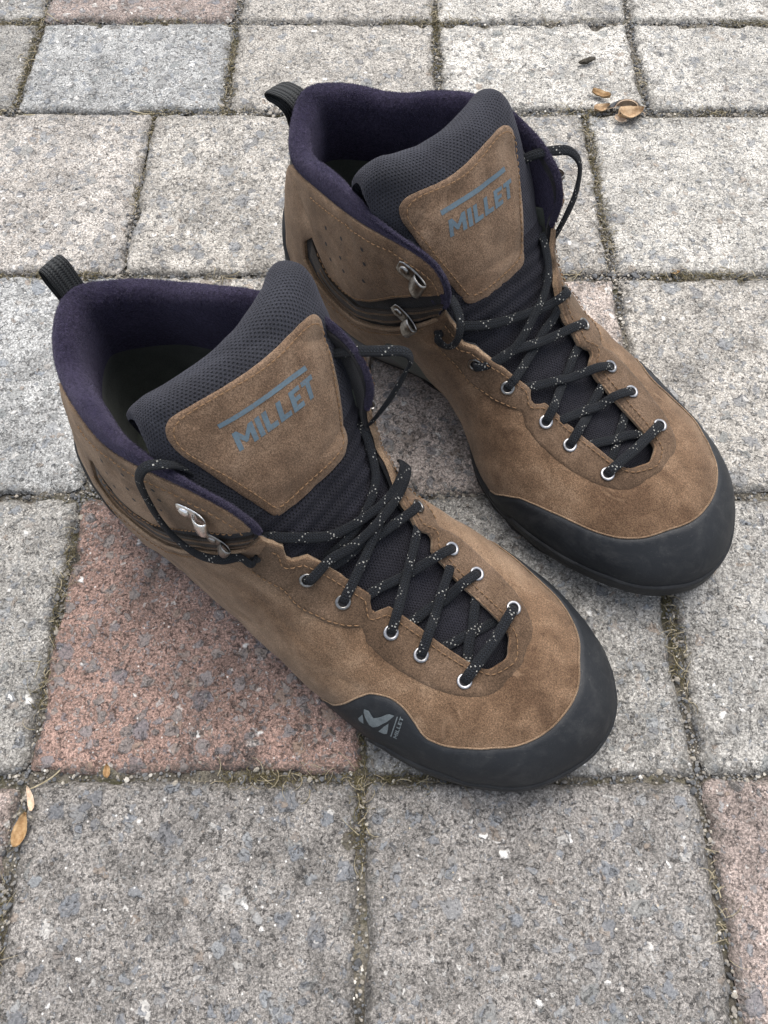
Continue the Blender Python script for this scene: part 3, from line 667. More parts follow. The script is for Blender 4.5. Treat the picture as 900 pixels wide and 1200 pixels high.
def build_boot(name, loc_, yaw, sc, mirror, spec, label):
    global TSHIFT, TWIDE
    TSHIFT, TWIDE = spec['tshift'], spec['twide']
    B = empty(name, loc_, yaw, sc); tag(B, label, 'boot', 'pair of hiking boots')
    mk = lambda nm, V, F, mat, parent=B, **kw: link_mesh(nm, V, F, mat, parent, mirror=mirror, **kw)
    # --- dark fabric shell under the suede
    nu, nv = 320, 40; uu = np.linspace(0, _NS, nu, endpoint=False); vv = np.linspace(-.06, 1, nv)
    Ug, Vg = np.meshgrid(uu, vv, indexing='ij'); vt = np.array([vtop(u if u < _NS/2 else u-_NS) for u in uu])
    ctr = np.array([u if u < _NS/2 else u-_NS for u in uu])
    Vg = np.where(np.abs(ctr)[:, None] < 8.4, np.minimum(Vg, (vt-.02)[:, None]), Vg)
    W = S(Ug, Vg)-SN(Ug, Vg)*.0012; W = W+SN(Ug, Vg)*np.array([disp(p) for p in W.reshape(-1, 3)]).reshape(W.shape[:2]+(1,))
    inner = W[:, ::-1]-SN(Ug, Vg)[:, ::-1]*.0022
    Wc = np.concatenate([W, inner[:, :26]], 1); nn = Wc.shape[1]
    UVs = np.stack([np.repeat(uu*KU, nn), np.tile(np.linspace(0, .1, nn), nu)], 1)
    mk('shell', Wc.reshape(-1, 3), grid_faces(nu, nn, True), MAT['shell'], uvs=UVs)
    # --- suede and rubber panels
    sd = panel('suede_upper', suede_poly(), .0010, MAT['suede'], B, mirror, edge=.0008, du=.09, dv=.024, base=-.0016, wob=.00025, skirt_mat=MAT['suede_edge'], seed=3)
    es = panel('eyestay', eyestay_poly(), .0016, MAT['suede_eyestay'], B, mirror, edge=.0010, du=.09, dv=.024, base=.0006, wob=.0002, skirt_mat=MAT['suede_edge'], seed=5)
    rd = panel('toe_rand', RAND_TOP+[(float(u), -.05) for u in np.arange(-5.4, 5.76, .3)], .0020, MAT['rubber'], B, mirror, edge=.0014, du=.09, dv=.024, base=.0004, fold=.8)
    WR = [(u, .135*math.cos(u/4.9*math.pi/2)**.6+.012*noise.noise(Vector((u*1.3, 2., 0)))) for u in np.arange(4.7, -4.75, -.2)]
    wr = panel('sole_wrap', [(4.85, -.05)]+[(float(u), float(v)) for u, v in WR]+[(-4.85, -.05)]+[(float(u), -.055) for u in np.arange(-4.6, 4.7, .3)], .0031, MAT['outsole'], B, mirror, edge=.0010, du=.09, dv=.024, base=.0016, fold=.8)
    # heel cup of rubber, low round the back
    HC = [(12.9, -.10), (12.95, .05), (13.3, .14), (13.8, .27), (14.3, .38), (15.1, .46), (16, .48), (16.9, .46), (17.7, .38), (18.2, .27), (18.7, .14), (19.05, .05), (19.1, -.10)]
    panel('heel_cup', HC+[(float(u), -.12) for u in np.arange(18.9, 13., -.4)], .0024, MAT['rubber'], B, mirror, edge=.0014, du=.1, dv=.03, base=-.0016, fold=.8)
    # dark strap band lying in the slot of each side
    for sgn in (1, -1):
        up = [(8.62, .93), (9.05, .83), (9.55, .70), (10.0, .60), (10.45, .50), (10.86, .425), (11.2, .385), (11.62, .385), (12.04, .42), (12.45, .50), (12.72, .59)]
        wd_ = .055; Pb = [(sgn*u, v+wd_) for u, v in up]+[(sgn*u, v-wd_) for u, v in reversed(up)]
        panel('strap_band', Pb, .0004, MAT['band'], B, mirror, edge=.0008, du=.1, dv=.03, base=-.002)
    for sgn in (1, -1):
        q = arc_uv([(sgn*u_, v_) for u_, v_ in SLOT[11:]], .004); W_ = S(q[:, 0], q[:, 1]); Nn = SN(q[:, 0], q[:, 1])
        cord('edge_binding', [w_+n_*(.0010+disp(w_)) for w_, n_ in zip(W_, Nn)], list(Nn), .0022, .0016, MAT['suede_edge'], B, mirror, per=3, n=9)
        upb = [(8.62, .93), (9.05, .83), (9.55, .70), (10.0, .60), (10.45, .50), (10.86, .425), (11.2, .385), (11.62, .385), (12.04, .42), (12.45, .50)]
        for dv_ in (-.030, .030):
            q = arc_uv([(sgn*u_, v_+dv_) for u_, v_ in upb], .004); W_ = S(q[:, 0], q[:, 1]); Nn = SN(q[:, 0], q[:, 1])
            cord('band_rib', [w_+n_*(.0006+disp(w_)) for w_, n_ in zip(W_, Nn)], list(Nn), .0011, .0009, MAT['suede_eyestay'], B, mirror, per=2, n=7)
    q = arc_uv(RAND_TOP, .003); W_ = S(q[:, 0], q[:, 1]+.004); Nn = SN(q[:, 0], q[:, 1])
    cord('rand_edge', [w_+n_*(.0013+.9*disp(w_)) for w_, n_ in zip(W_, Nn)], list(Nn), .0009, .0009, MAT['suede_edge'], B, mirror, per=2, n=6)
    # stitching
    lines = []
    topl = lambda a, b, dv_: [(float(u), float(vtop(u))-dv_) for u in np.arange(a, b, .1)]
    lines += [topl(2.9, 8.0, .055), topl(-8.0, -2.9, .055)]
    lines.append([(float(u), .965-.012*(3-abs(u))/3) for u in np.arange(-2.9, 2.91, .2)])
    for sgn in (1, -1):
        lines.append([(sgn*u, v+.032) for u, v in SLOT[1:9]]); lines.append([(sgn*u, v-.036) for u, v in SLOT[12:-1]])
        lines.append([(sgn*u, .955) for u in np.arange(9.3, 13.2, .3)])
        lines.append([(sgn*u, v+.028) for u, v in EYESTAY_OUT[0:8]])
    stitches('stitching', lines, .0021, MAT['thread'], es, mirror)
    # punched vent holes on both ankle panels
    for (u, v) in ((12.26, .835), (11.78, .845), (11.2, .87), (11.7, .73), (11.08, .795), (11.02, .69), (12.2, .735), (12.04, .65), (11.58, .655)):
        for sgn in (1, -1):
            c = S(np.array([sgn*u]), np.array([v]))[0]; n_ = SN(np.array([sgn*u]), np.array([v]))[0]; c = c+n_*(.0010+disp(c)+.0001)
            V, F = disc_mesh(c, n_, .0011, 10); mk('vent_hole', V, F, MAT['shell'])
    # --- padded collar
    us = np.concatenate([np.linspace(8.35, 9.5, 26), np.linspace(9.6, 22.4, 130), np.linspace(22.5, 23.65, 26)])
    sec = []
    E_ = S(us, np.ones(len(us))); N_ = SN(us, np.ones(len(us))*.96); Nh = N_.copy(); Nh[:, 2] = 0; Nh /= np.linalg.norm(Nh, axis=1, keepdims=True)
    for i, u in enumerate(us):
        a = min(u-8.35, 23.65-u)                        # distance from the flap's lower end
        b = min(1., max(0., (a-2.0)/2.6)); b = b*b*(3-2*b)
        hgt = .0026+.0066*b; th = .0030+.0078*b
        heel = math.exp(-((u-16)/1.9)**2); dip = math.exp(-((abs(u-16)-2.6)/.9)**2)
        hgt += .0034*heel-.0016*dip; th += .0035*heel
        sides = math.exp(-((abs(u-16)-4.1)/1.2)**2); hgt += .0030*sides
        if a < .05: hgt, th = .0012, .002
        up = np.array([0, 0, 1.]); o = -Nh[i]; e = E_[i]
        if a < 1.3:                                      # on the flap's front edge the piping faces forward
            tn = E_[min(i+1, len(us)-1)]-E_[max(i-1, 0)]; tn /= np.linalg.norm(tn); up2 = np.cross(tn, Nh[i]); up2 = up2 if up2[0] > -.2 and up2[2] > -.3 else -up2
            k_ = max(0, min(1, (a-.5)/.8)); up = up2*(1-k_)+up*k_; up /= np.linalg.norm(up)
        J = .0008*noise.noise(Vector(e*60))
        row = [e-up*.004+o*.0022, e-up*.0005+o*.0010, e+up*hgt*.35+o*.0003, e+up*hgt*.75+o*.0012, e+up*(hgt*.97+J)+o*th*.26, e+up*(hgt+J)+o*th*.45, e+up*(hgt*.93+J)+o*th*.70,
               e+up*hgt*.62+o*th*.92, e+up*hgt*.1+o*th*1.0]
        dn = max(.012, e[2]-.036); low = e-np.array([0, 0, 1.])*dn
        lf = min(1., max(0., (a-.3)/.8))
        inn = [e-np.array([0, 0, 1])*.010*lf-up*(1-lf)*.004+o*th*1.02, e-np.array([0, 0, 1])*.024*lf-up*(1-lf)*.006+o*(th*.9), e+(low-e)*.5*lf-up*(1-lf)*.008+o*(.006+.003*b), e+(low-e)*.8*lf-up*(1-lf)*.009+o*(.008+.003*b), low*lf+(e-up*.010)*(1-lf)+o*.013]
        sec.append(catmull(row+inn, 3))
    sec = np.array(sec)
    for i in range(len(sec)):
        for j in range(len(sec[i])):
            p = sec[i, j]; sec[i, j] = p+np.array([0, 0, 1.])*.0006*noise.noise(Vector(p*70))*min(1, j/8)
    lf_ = [f[::-1] for f in grid_faces(sec.shape[0], sec.shape[1])]
    cl = mk('collar_lining', sec.reshape(-1, 3), lf_, [MAT['fleece'], MAT['insole']], mat_idx=[1 if max(q_ % sec.shape[1] for q_ in f) > 31 else 0 for f in lf_])
    r5 = np.random.default_rng(5); FV = []; FF = []
    nI, nJ = sec.shape[:2]
    for _ in range(34000):
        i = int(r5.integers(6, nI-7)); j = int(r5.integers(3, min(nJ-2, 30))); a_, b_, c_ = sec[i, j], sec[i+1, j], sec[i, j+1]
        n_ = np.cross(c_-a_, b_-a_); l_ = np.linalg.norm(n_)
        if l_ < 1e-10: continue
        n_ /= l_; p = a_+(b_-a_)*r5.random()+(c_-a_)*r5.random(); tdir = (b_-a_)/np.linalg.norm(b_-a_)
        hh = r5.uniform(.0003, .0008); tip = p+n_*hh+tdir*r5.normal(0, .0005)+(c_-a_)/np.linalg.norm(c_-a_)*r5.normal(0, .0005); k0 = len(FV); wv = np.cross(n_, r5.normal(size=3)); wv /= np.linalg.norm(wv)
        FV += [p-wv*.00011, p+wv*.00011, tip]; FF.append((k0, k0+1, k0+2))
    fz_ = mk('lining_fuzz', FV, FF, MAT['fuzz'], cl); fz_['kind'] = 'stuff'
    # insole
    so = np.array([(x, y) for x, y in ((2, -8), (6, -28), (22, -42), (48, -48), (80, -50), (120, -52), (160, -55), (200, -56), (200, 28), (160, 14), (120, 5), (80, 12), (48, 16), (22, 13), (6, 6))])/1000
    V = [(x, y, .037+.003*noise.noise(Vector((x*40, y*40, 0)))) for x, y in so]; V.append((.1, -.02, .034)); mk('insole', V, [(i, (i+1) % len(so), len(so)) for i in range(len(so))], MAT['insole'])
    # --- tongue
    ns, nt = 150, 60; ss = np.linspace(0, len(TG)-1, ns); tt = np.linspace(-1, 1, nt); Sg, Tg = np.meshgrid(ss, tt, indexing='ij'); X = T(Sg, Tg); NN = TN(np.clip(Sg, .05, len(TG)-1.05), np.clip(Tg, -.97, .97))
    # quilted ribs on the padded lower part, soft bumps above
    rib = np.where((Sg > 5.1) & (Sg < 6.9), .0009*np.sin((Sg-5.1)*2*math.pi*2.6), 0)
    X = X+NN*(rib+1.9*np.array([disp(p) for p in X.reshape(-1, 3)]).reshape(X.shape[:2]))[..., None]
    lens = np.concatenate([[0], np.cumsum(np.linalg.norm(np.diff(T(ss, np.zeros(ns)), axis=0), axis=1))])
    UVt = np.stack([np.tile(tt*.042, ns), np.repeat(lens, nt)], 1)
    F = grid_faces(ns, nt); mi = [0 if ss[f[0]//nt] > 7.05 else 1 for f in F]
    tg = mk('tongue', X.reshape(-1, 3), F, [MAT['mesh_grey'], MAT['mesh_black']], uvs=UVt, mat_idx=mi)
    tsk, ttk = .0105, .042
    PT = [(6.72, -.49), (6.62, -.40), (6.52, -.10), (6.46, .15), (6.50, .31), (6.66, .38), (7.2, .42), (8.3, .52), (9.2, .59), (9.55, .60), (9.9, .54), (10.12, .43), (10.2, .28), (10.3, .10), (10.45, -.06), (10.7, -.24), (10.86, -.40), (10.9, -.55), (10.78, -.68), (10.45, -.75), (9.9, -.76), (9.3, -.71), (8.4, -.62), (7.5, -.55), (6.95, -.51)]
    if spec['patch'] == 'B': PT = [(6.48, .47), (6.38, .36), (6.34, .10), (6.36, -.14), (6.46, -.26), (6.7, -.31), (7.4, -.37), (8.4, -.46), (9.3, -.55), (9.75, -.58), (10.15, -.53), (10.38, -.43), (10.40, -.30), (10.2, -.10), (10.02, .08), (9.98, .25), (10.04, .42), (10.06, .55), (9.94, .66), (9.7, .72), (9.3, .72), (8.6, .65), (7.93, .59), (7.2, .53), (6.7, .49)]
    for _ in range(2): PT = [tuple(np.array(PT[i])*(1-f)+np.array(PT[(i+1) % len(PT)])*f) for i in range(len(PT)) for f in (.25, .75)]
    pt = panel('suede_patch', PT, .0011, MAT['suede_tongue'], tg, mirror, edge=.0008, du=.08, dv=.022, base=-.0012, wob=.0003, skirt_mat=MAT['suede_edge'], fn=T, fnn=TN, ku=tsk, kv=ttk, seed=11, fold=1.9)
    # seam round the patch
    c0 = np.array([8.3, -.05]); q = np.array(PT+PT[:1]); d_ = c0-q; d_ = d_/np.hypot(d_[:, 0]*tsk, d_[:, 1]*ttk)[:, None]; q = q+d_*.0028
    D = np.array([q[i]+(q[i+1]-q[i])*k_/30 for i in range(len(q)-1) for k_ in range(30)]); Wq = T(D[:, 0], D[:, 1]); l = np.concatenate([[0], np.cumsum(np.linalg.norm(np.diff(Wq, axis=0), axis=1))]); s_ = np.arange(0, l[-1], .0007)
    stitches('stitching', [np.stack([np.interp(s_, l, D[:, 0]), np.interp(s_, l, D[:, 1])], 1)], .0016, MAT['thread'], tg, mirror, fn=T, fnn=TN)
    # --- brand print on the patch: bar above slanted capitals
    def poly_print(nm, polys, f2, fn, fnn, off, mat, parent, kuv, fold):
        V = []; F = []
        for P in polys:
            R = []
            for i in range(len(P)):
                a, b = np.array(P[i], float), np.array(P[(i+1) % len(P)], float); n = max(1, int(np.linalg.norm(b-a)/.12))
                R += [a+(b-a)*k_/n for k_ in range(n)]
            R = np.array(R); lo, hi = R.min(0), R.max(0); gx, gy = np.meshgrid(np.arange(lo[0]+.06, hi[0], .13), np.arange(lo[1]+.06, hi[1], .13)); G_ = np.stack([gx.ravel(), gy.ravel()], 1)
            ins = np.zeros(len(G_), bool)
            for i in range(len(R)):
                a, b = R[i], R[(i+1) % len(R)]; c = (a[1] > G_[:, 1]) != (b[1] > G_[:, 1])
                with np.errstate(divide='ignore', invalid='ignore'): xx = (b[0]-a[0])*(G_[:, 1]-a[1])/(b[1]-a[1])+a[0]
                ins ^= c & (G_[:, 0] < xx)
            pts_ = [Vector(p) for p in R]+[Vector(p) for p in G_[ins]]
            vo, e_, fa, *_r = delaunay_2d_cdt(pts_, [], [list(range(len(R)))], 1, 1e-6)
            uv = np.array([f2(*v) for v in vo]); Wp = fn(uv[:, 0], uv[:, 1]); Np = fnn(uv[:, 0], uv[:, 1]); dd = np.array([disp(p) for p in Wp])*fold
            Xp = Wp+Np*(off+dd)[:, None]; b0 = len(V)
            fl = [tuple(f) for f in fa]; f = fl[0]
            if np.cross(Xp[f[1]]-Xp[f[0]], Xp[f[2]]-Xp[f[0]])@Np[f[0]] < 0: fl = [tuple(reversed(f)) for f in fl]
            V += list(Xp); F += [tuple(i+b0 for i in f) for f in fl]
        return mk(nm, V, F, mat, parent)
    M_ = [(0, 0), (.26, 0), (.26, .55), (.50, .22), (.62, .22), (.86, .55), (.86, 0), (1.12, 0), (1.12, 1), (.88, 1), (.56, .52), (.24, 1), (0, 1)]
    I_ = [(0, 0), (.27, 0), (.27, 1), (0, 1)]; L_ = [(0, 0), (.66, 0), (.66, .24), (.27, .24), (.27, 1), (0, 1)]
    E_l = [(0, 0), (.68, 0), (.68, .23), (.27, .23), (.27, .39), (.60, .39), (.60, .60), (.27, .60), (.27, .77), (.68, .77), (.68, 1), (0, 1)]
    T_l = [(.24, 0), (.51, 0), (.51, .76), (.75, .76), (.75, 1), (0, 1), (0, .76), (.24, .76)]
    word = []; x = 0
    for g, w_ in ((M_, 1.12), (I_, .27), (L_, .66), (L_, .66), (E_l, .68), (T_l, .75)):
        word.append([(p[0]+x+.18*p[1], p[1]) for p in g]); x += w_+.13
    tot = x-.13+.18
    (sa, ta), (sb, tb), hl = spec['text']                # baseline start, end; letter height in s
    def f_text(px, py):
        f = px/tot; return (sa+(sb-sa)*f+py*hl, ta+(tb-ta)*f)
    poly_print('lettering', word, f_text, T, TN, .00128, MAT['print'], tg, None, 1.9)
    (ba, bta), (bb, btb) = spec['bar']
    poly_print('print_bar', [[(0, 0), (5.0, 0), (5.0, .3), (0, .3)]], lambda px, py: (ba+(bb-ba)*px/5+(py/.3-.5)*.15, bta+(btb-bta)*px/5), T, TN, .00128, MAT['print'], tg, None, 1.9)
    # --- emblem on the outer side of the rand
    if spec['emblem']:
        def f_em(px, py): return (5.437-.001827*px*.95-.0003757*py, .4254+.00058*px-.000918*py)
        Z = 60.
        fz = lambda px, py: f_em(px*Z, py*Z)
        em = [[(220, 212), (262, 228), (285, 260), (308, 290), (345, 292), (420, 270), (445, 270), (492, 290), (430, 330), (350, 368), (305, 375), (275, 355), (240, 295), (220, 245)],
              [(210, 258), (172, 302), (178, 325), (222, 352), (220, 300)], [(445, 345), (400, 375), (355, 415), (400, 440), (430, 442), (440, 400)]]
        poly_print('emblem', [[(x/Z, y/Z) for x, y in g] for g in em], fz, S, SN, .00225, MAT['print_rand'], rd, None, .8)
        poly_print('emblem', [[(515/Z, 300/Z), (526/Z, 303/Z), (471/Z, 470/Z), (460/Z, 466/Z)]], fz, S, SN, .00225, MAT['print_rand'], rd, None, .8)
        if not mirror:
            w2 = [[((519-62*px/tot+(1-py)*36)/Z, (494-178*px/tot*1.0+(1-py)*10)/Z) for (px, py) in g] for g in word]
            w2 = [[((484+62*px/tot+(1-py)*34)/Z, (482-178*px/tot+(1-py)*11)/Z) for (px, py) in g] for g in word]
            poly_print('lettering', w2, fz, S, SN, .00225, MAT['print_rand'], rd, None, .8)
    # --- pull loop at the heel
    PL = catmull([np.array(p)/1000 for p in spec['loop']], 3); tl = np.gradient(PL, axis=0)
    cord('pull_loop', list(PL), [np.cross(t_, [0, 1., 0]) for t_ in tl], .0124, .0016, MAT['webbing'], B, mirror, per=4, n=40)
    # --- sole: midsole rim, slab and lugs
    bx = np.array([(st[0], st[1]) for st in ST], float)/1000
    fine_u = np.linspace(0, _NS, 260, endpoint=False); base = S(fine_u, np.zeros(260))
    dB = np.roll(base, -1, 0)-np.roll(base, 1, 0); nB = np.stack([-dB[:, 1], dB[:, 0], np.zeros(260)], 1); nB /= np.linalg.norm(nB, axis=1, keepdims=True)
    if nB[0, 0] < 0: nB = -nB
    spring = lambda x: .0115*np.clip((x-.205)/.098, 0, 1)**2
    rows = [(.0182, -.006), (.0178, .0004), (.0168, .0008), (.0163, .0012), (.0158, .0028), (.0150, .0030), (.0118, .0020), (.0106, .0012), (.0101, .0002), (.0093, .0001), (.0088, .0010), (.0056, -.0004), (.0046, -.0016), (.0046, -.02)]
    RR = []
    kx_ = np.clip((base[:, 0]-.16)/.06, 0, 1); kx_ = (.30+.70*kx_*kx_*(3-2*kx_))[:, None]
    tuck = (.0085*np.exp(-((base[:, 0]-.135)/.055)**2)*(nB[:, 1] < -.3)+.0010*np.clip((base[:, 0]-.2)/.08, 0, 1))[:, None]
    for z, o in rows:
        p = base+nB*((o*kx_ if o > 0 else o)-tuck); zz = z+spring(p[:, 0])*(1-z/.0195); p = np.stack([p[:, 0], p[:, 1], zz], 1); RR.append(p)
    RR = np.stack(RR, 1); mk('outsole', RR.reshape(-1, 3), grid_faces(260, len(rows), True), MAT['outsole'])
    ol = [o for o in B.children if o.name.startswith('outsole')][0]
    # grey midsole line along waist and heel
    idx = [i for i in range(260) if 18.2 < fine_u[i] < 24.6]; tp_ = np.clip(np.minimum(fine_u[idx]-18.2, 24.6-fine_u[idx])/1.2, 0.02, 1)[:, None]
    ms = np.stack([base[idx]+nB[idx]*((o-.0012)*tp_*.6+.0004)+np.array([0, 0, 1.])*(.0150-ZB+(z-.0150)*tp_) for z, o in ((.0178, .0016), (.0176, .0052), (.0122, .0056), (.0118, .0030))], 1)
    mk('midsole', ms.reshape(-1, 3), grid_faces(len(idx), 4), MAT['midsole'])
    # lugs round the rim
    per = np.concatenate([[0], np.cumsum(np.linalg.norm(np.diff(np.vstack([base, base[:1]]), axis=0), axis=1))]); Lp = per[-1]; s = 0; kx = 0
    cen = lambda q: np.array([np.interp(q % Lp, per, np.append(base[:, d_], base[0, d_])) for d_ in range(2)])
    cn = lambda q: np.array([np.interp(q % Lp, per, np.append(nB[:, d_], nB[0, d_])) for d_ in range(2)])
    while s < Lp-.008:
        ln = .0125 if kx % 3 else .0155; dep = .016 if kx % 2 else .012; mid = cen(s+ln/2)
        if not (.075 < mid[0] < .105):
            V = []
            for f, sh in ((0, .0008), (.5, 0), (1, .0008)):
                q = s+ln*f; c = cen(q); n_ = cn(q); c = c-n_*float(np.interp(q % Lp, per, np.append(tuck[:, 0], tuck[0, 0]))); sp_ = float(spring(c[0]))
                for (o, z) in ((-.0002-sh, .0052), (-.0012-sh, .0012), (-.0026-sh, .0), (-dep, .0), (-dep, .0052)): V.append((c[0]+n_[0]*o, c[1]+n_[1]*o, z+sp_))
            F = [(i*5+j, i*5+(j+1) % 5, i*5+5+(j+1) % 5, i*5+5+j) for i in range(2) for j in range(5)]+[(4, 3, 2, 1, 0), (10, 11, 12, 13, 14)]
            mk('lug', V, F, MAT['outsole'], ol, smooth=False)
        s += ln+.0042; kx += 1
    # --- eyelets
    ey = {}
    for sgn in (1, -1):
        for i, (u, v) in enumerate(EYELETS):
            c = S(np.array([sgn*u]), np.array([v]))[0]; n_ = SN(np.array([sgn*u]), np.array([v]))[0]; c = c+n_*(.0020+disp(c))
            ey[sgn, i] = (c, n_)
            if i < 5:
                V, F = ring_mesh(c+n_*.0002, n_, .0028, .00075); e = mk('eyelet', V, F, MAT[spec['eyelet'][i]])
                V, F = disc_mesh(c-n_*.0001, n_, .0027); mk('hole', V, F, MAT['shell'], e)
            else:
                V, F = disc_mesh(c+n_*.0002, n_, .0026); mk('hole', V, F, MAT['shell'])
    # --- lace hooks
    for (u, v, ang, mname, side, *hs_) in spec['hooks']:
        u = u*side; c = S(np.array([u]), np.array([v]))[0]; n_ = SN(np.array([u]), np.array([v]))[0]; c = c+n_*.0012
        fw = S(np.array([u-.3*side]), np.array([v]))[0]-S(np.array([u+.3*side]), np.array([v]))[0]; fw -= n_*(fw@n_); fw /= np.linalg.norm(fw); sd_ = np.cross(n_, fw)
        ca, sa_ = math.cos(math.radians(ang)), math.sin(math.radians(ang)); fx = fw*ca+sd_*sa_; fy = np.cross(n_, fx)
        q_ = hs_[0] if hs_ else 1.; hk = hook_mesh(c, fx*q_, fy*q_, n_*q_); o = mk('hook', *hk[0], MAT[mname]); mk('rivet', *hk[1], MAT['metal_bright' if mname == 'metal_bright' else 'metal_dark'], o)
    # --- laces
    kk = [0]
    def lace(pts, ups, w=.0047, t=.0019):
        kk[0] += 1; return cord('lace', pts, ups, w, t, MAT['lace'], B, mirror, per=9, u0=kk[0]*.037)
    def cross(sa, i, sb, j, lift):
        c, n_ = ey[sa, i]; c2, n2 = ey[sb, j]; d = c2-c; d /= np.linalg.norm(d)
        eu = sa*EYELETS[i][0]; e = S(np.array([eu+(.10*sa)]), np.array([vtop(eu)]))[0]; en = SN(np.array([eu]), np.array([.98]))[0]
        # where the straight run leaves the flap: meet the edge along the run
        f = np.linalg.norm(e-c)/np.linalg.norm(c2-c); e = c+(c2-c)*max(f*1.05, .12); 
        P = [c-n_*.0035-d*.0006, c+n_*.0004+d*.0006, c+n_*.0022+d*.0042]; U_ = [n_-d*1.2, n_-d*.5, n_]
        ze = e+en*.0030; P.append(np.array([ze[0], ze[1], max(ze[2], c[2]+.0005)])); U_.append(en)
        for g in (.40, .55, .70, .84):
            q = c+(c2-c)*g; w_, tn = on_tongue(q[0], q[1], .0020+lift*(1 if g > .45 else .7)); P.append(w_); U_.append(tn)
        q = c2-d*.002; w_, tn = on_tongue(q[0], q[1], .0012); P.append(w_); U_.append(tn)
        lace(P, U_)
    # bar across the lowest pair
    (c, n_), (c2, n2) = ey[1, 0], ey[-1, 0]; d = c2-c; d /= np.linalg.norm(d); mid = (c+c2)/2
    lace([c-n_*.004, c+n_*.0005+d*.0005, c+n_*.0024+d*.005, mid+np.array([.001, 0, .0030]), c2+n2*.0024-d*.005, c2+n2*.0005-d*.0005, c2-n2*.004], [n_-d*1.2, n_-d*.6, n_, n_+n2, n2, n2+d*.6, n2+d*1.2], .0051, .0022)
    # first crossing lies wholly on the tongue
    for sa in (1, -1):
        c, _ = ey[sa, 0]; c2, _ = ey[-sa, 1]; P = []; U_ = []
        for g in (.12, .35, .5, .65, .88):
            q = c+(c2-c)*g; w_, tn = on_tongue(q[0], q[1], .0016+(.0014 if sa > 0 else 0)); P.append(w_); U_.append(tn)
        lace(P, U_)
    for i in (1, 2, 3): cross(1, i, -1, i+1, .0022); cross(-1, i, 1, i+1, .0)
    for pts, up in spec['strands']:
        P = [np.array(p, float)/1000 for p in pts]; lace(P, [np.array(q_, float) for q_ in up] if isinstance(up[0], (tuple, list)) else [np.array(up, float)]*len(P), .0047, .0019)
    for kind in spec['upper']:
        c, n_ = ey[kind[0], kind[1]]; P = [c-n_*.0035, c+n_*.0008, c+n_*.0026+(np.array(kind[2][0])/1000-c)*.25]+[np.array(p, float)/1000 for p in kind[2]]
        U_ = [n_, n_, n_]+[np.array(kind[3], float)]*len(kind[2]) if not isinstance(kind[3][0], (tuple, list)) else [n_, n_, n_]+[np.array(q_, float) for q_ in kind[3]]
        lace(P, U_)
    return B
def hook_mesh(c, fx, fy, n):
    """a sheet-metal lace hook: flat riveted foot and a tongue that curls up and back over the lace"""
    prof = [(-.0086, .0006), (-.0060, .0008), (-.001, .0008), (.0024, .0010), (.0052, .0020), (.0070, .0034), (.0068, .0050), (.0048, .0056), (.0020, .0044), (.0002, .0022)]
    wid = [.0028, .0042, .0042, .0036, .0040, .0048, .0052, .0052, .0048, .0040]; V = []; F = []; pr = catmull([np.array((a, b, w)) for (a, b), w in zip(prof, wid)], 4); m = len(pr)
    for k_, (a, b, w) in enumerate(pr):
        q = pr[min(k_+1, m-1)]-pr[max(k_-1, 0)]; l = math.hypot(q[0], q[1]); nx, nz = -q[1]/l, q[0]/l
        for sgn in (1, -1):
            for yy in (-1, -.75, 0, .75, 1) if sgn == 1 else (1, .75, 0, -.75, -1):
                th = .00055*sgn*(1 if abs(yy) < .9 else .3); V.append(c+fx*(a+nx*th)+fy*w*yy+n*(b+nz*th))
    for k_ in range(m-1):
        for j in range(10): F.append((k_*10+j, k_*10+(j+1) % 10, k_*10+10+(j+1) % 10, k_*10+10+j))
    F += [tuple(range(10))[::-1], tuple((m-1)*10+j for j in range(10))]
    R = []; RF = []; rc = c-fx*.0048+n*.0012
    for k_, (r, z) in enumerate(((.0026, 0), (.0026, .0005), (.0020, .0011), (.0010, .0014))):
        for j in range(14): R.append(rc+r*(fx*math.cos(j*.4488)+fy*math.sin(j*.4488))+n*z)
    for k_ in range(3):
        for j in range(14): RF.append((k_*14+j, k_*14+(j+1) % 14, k_*14+14+(j+1) % 14, k_*14+14+j))
    RF.append(tuple(42+j for j in range(14)))
    return (V, F), (R, RF)

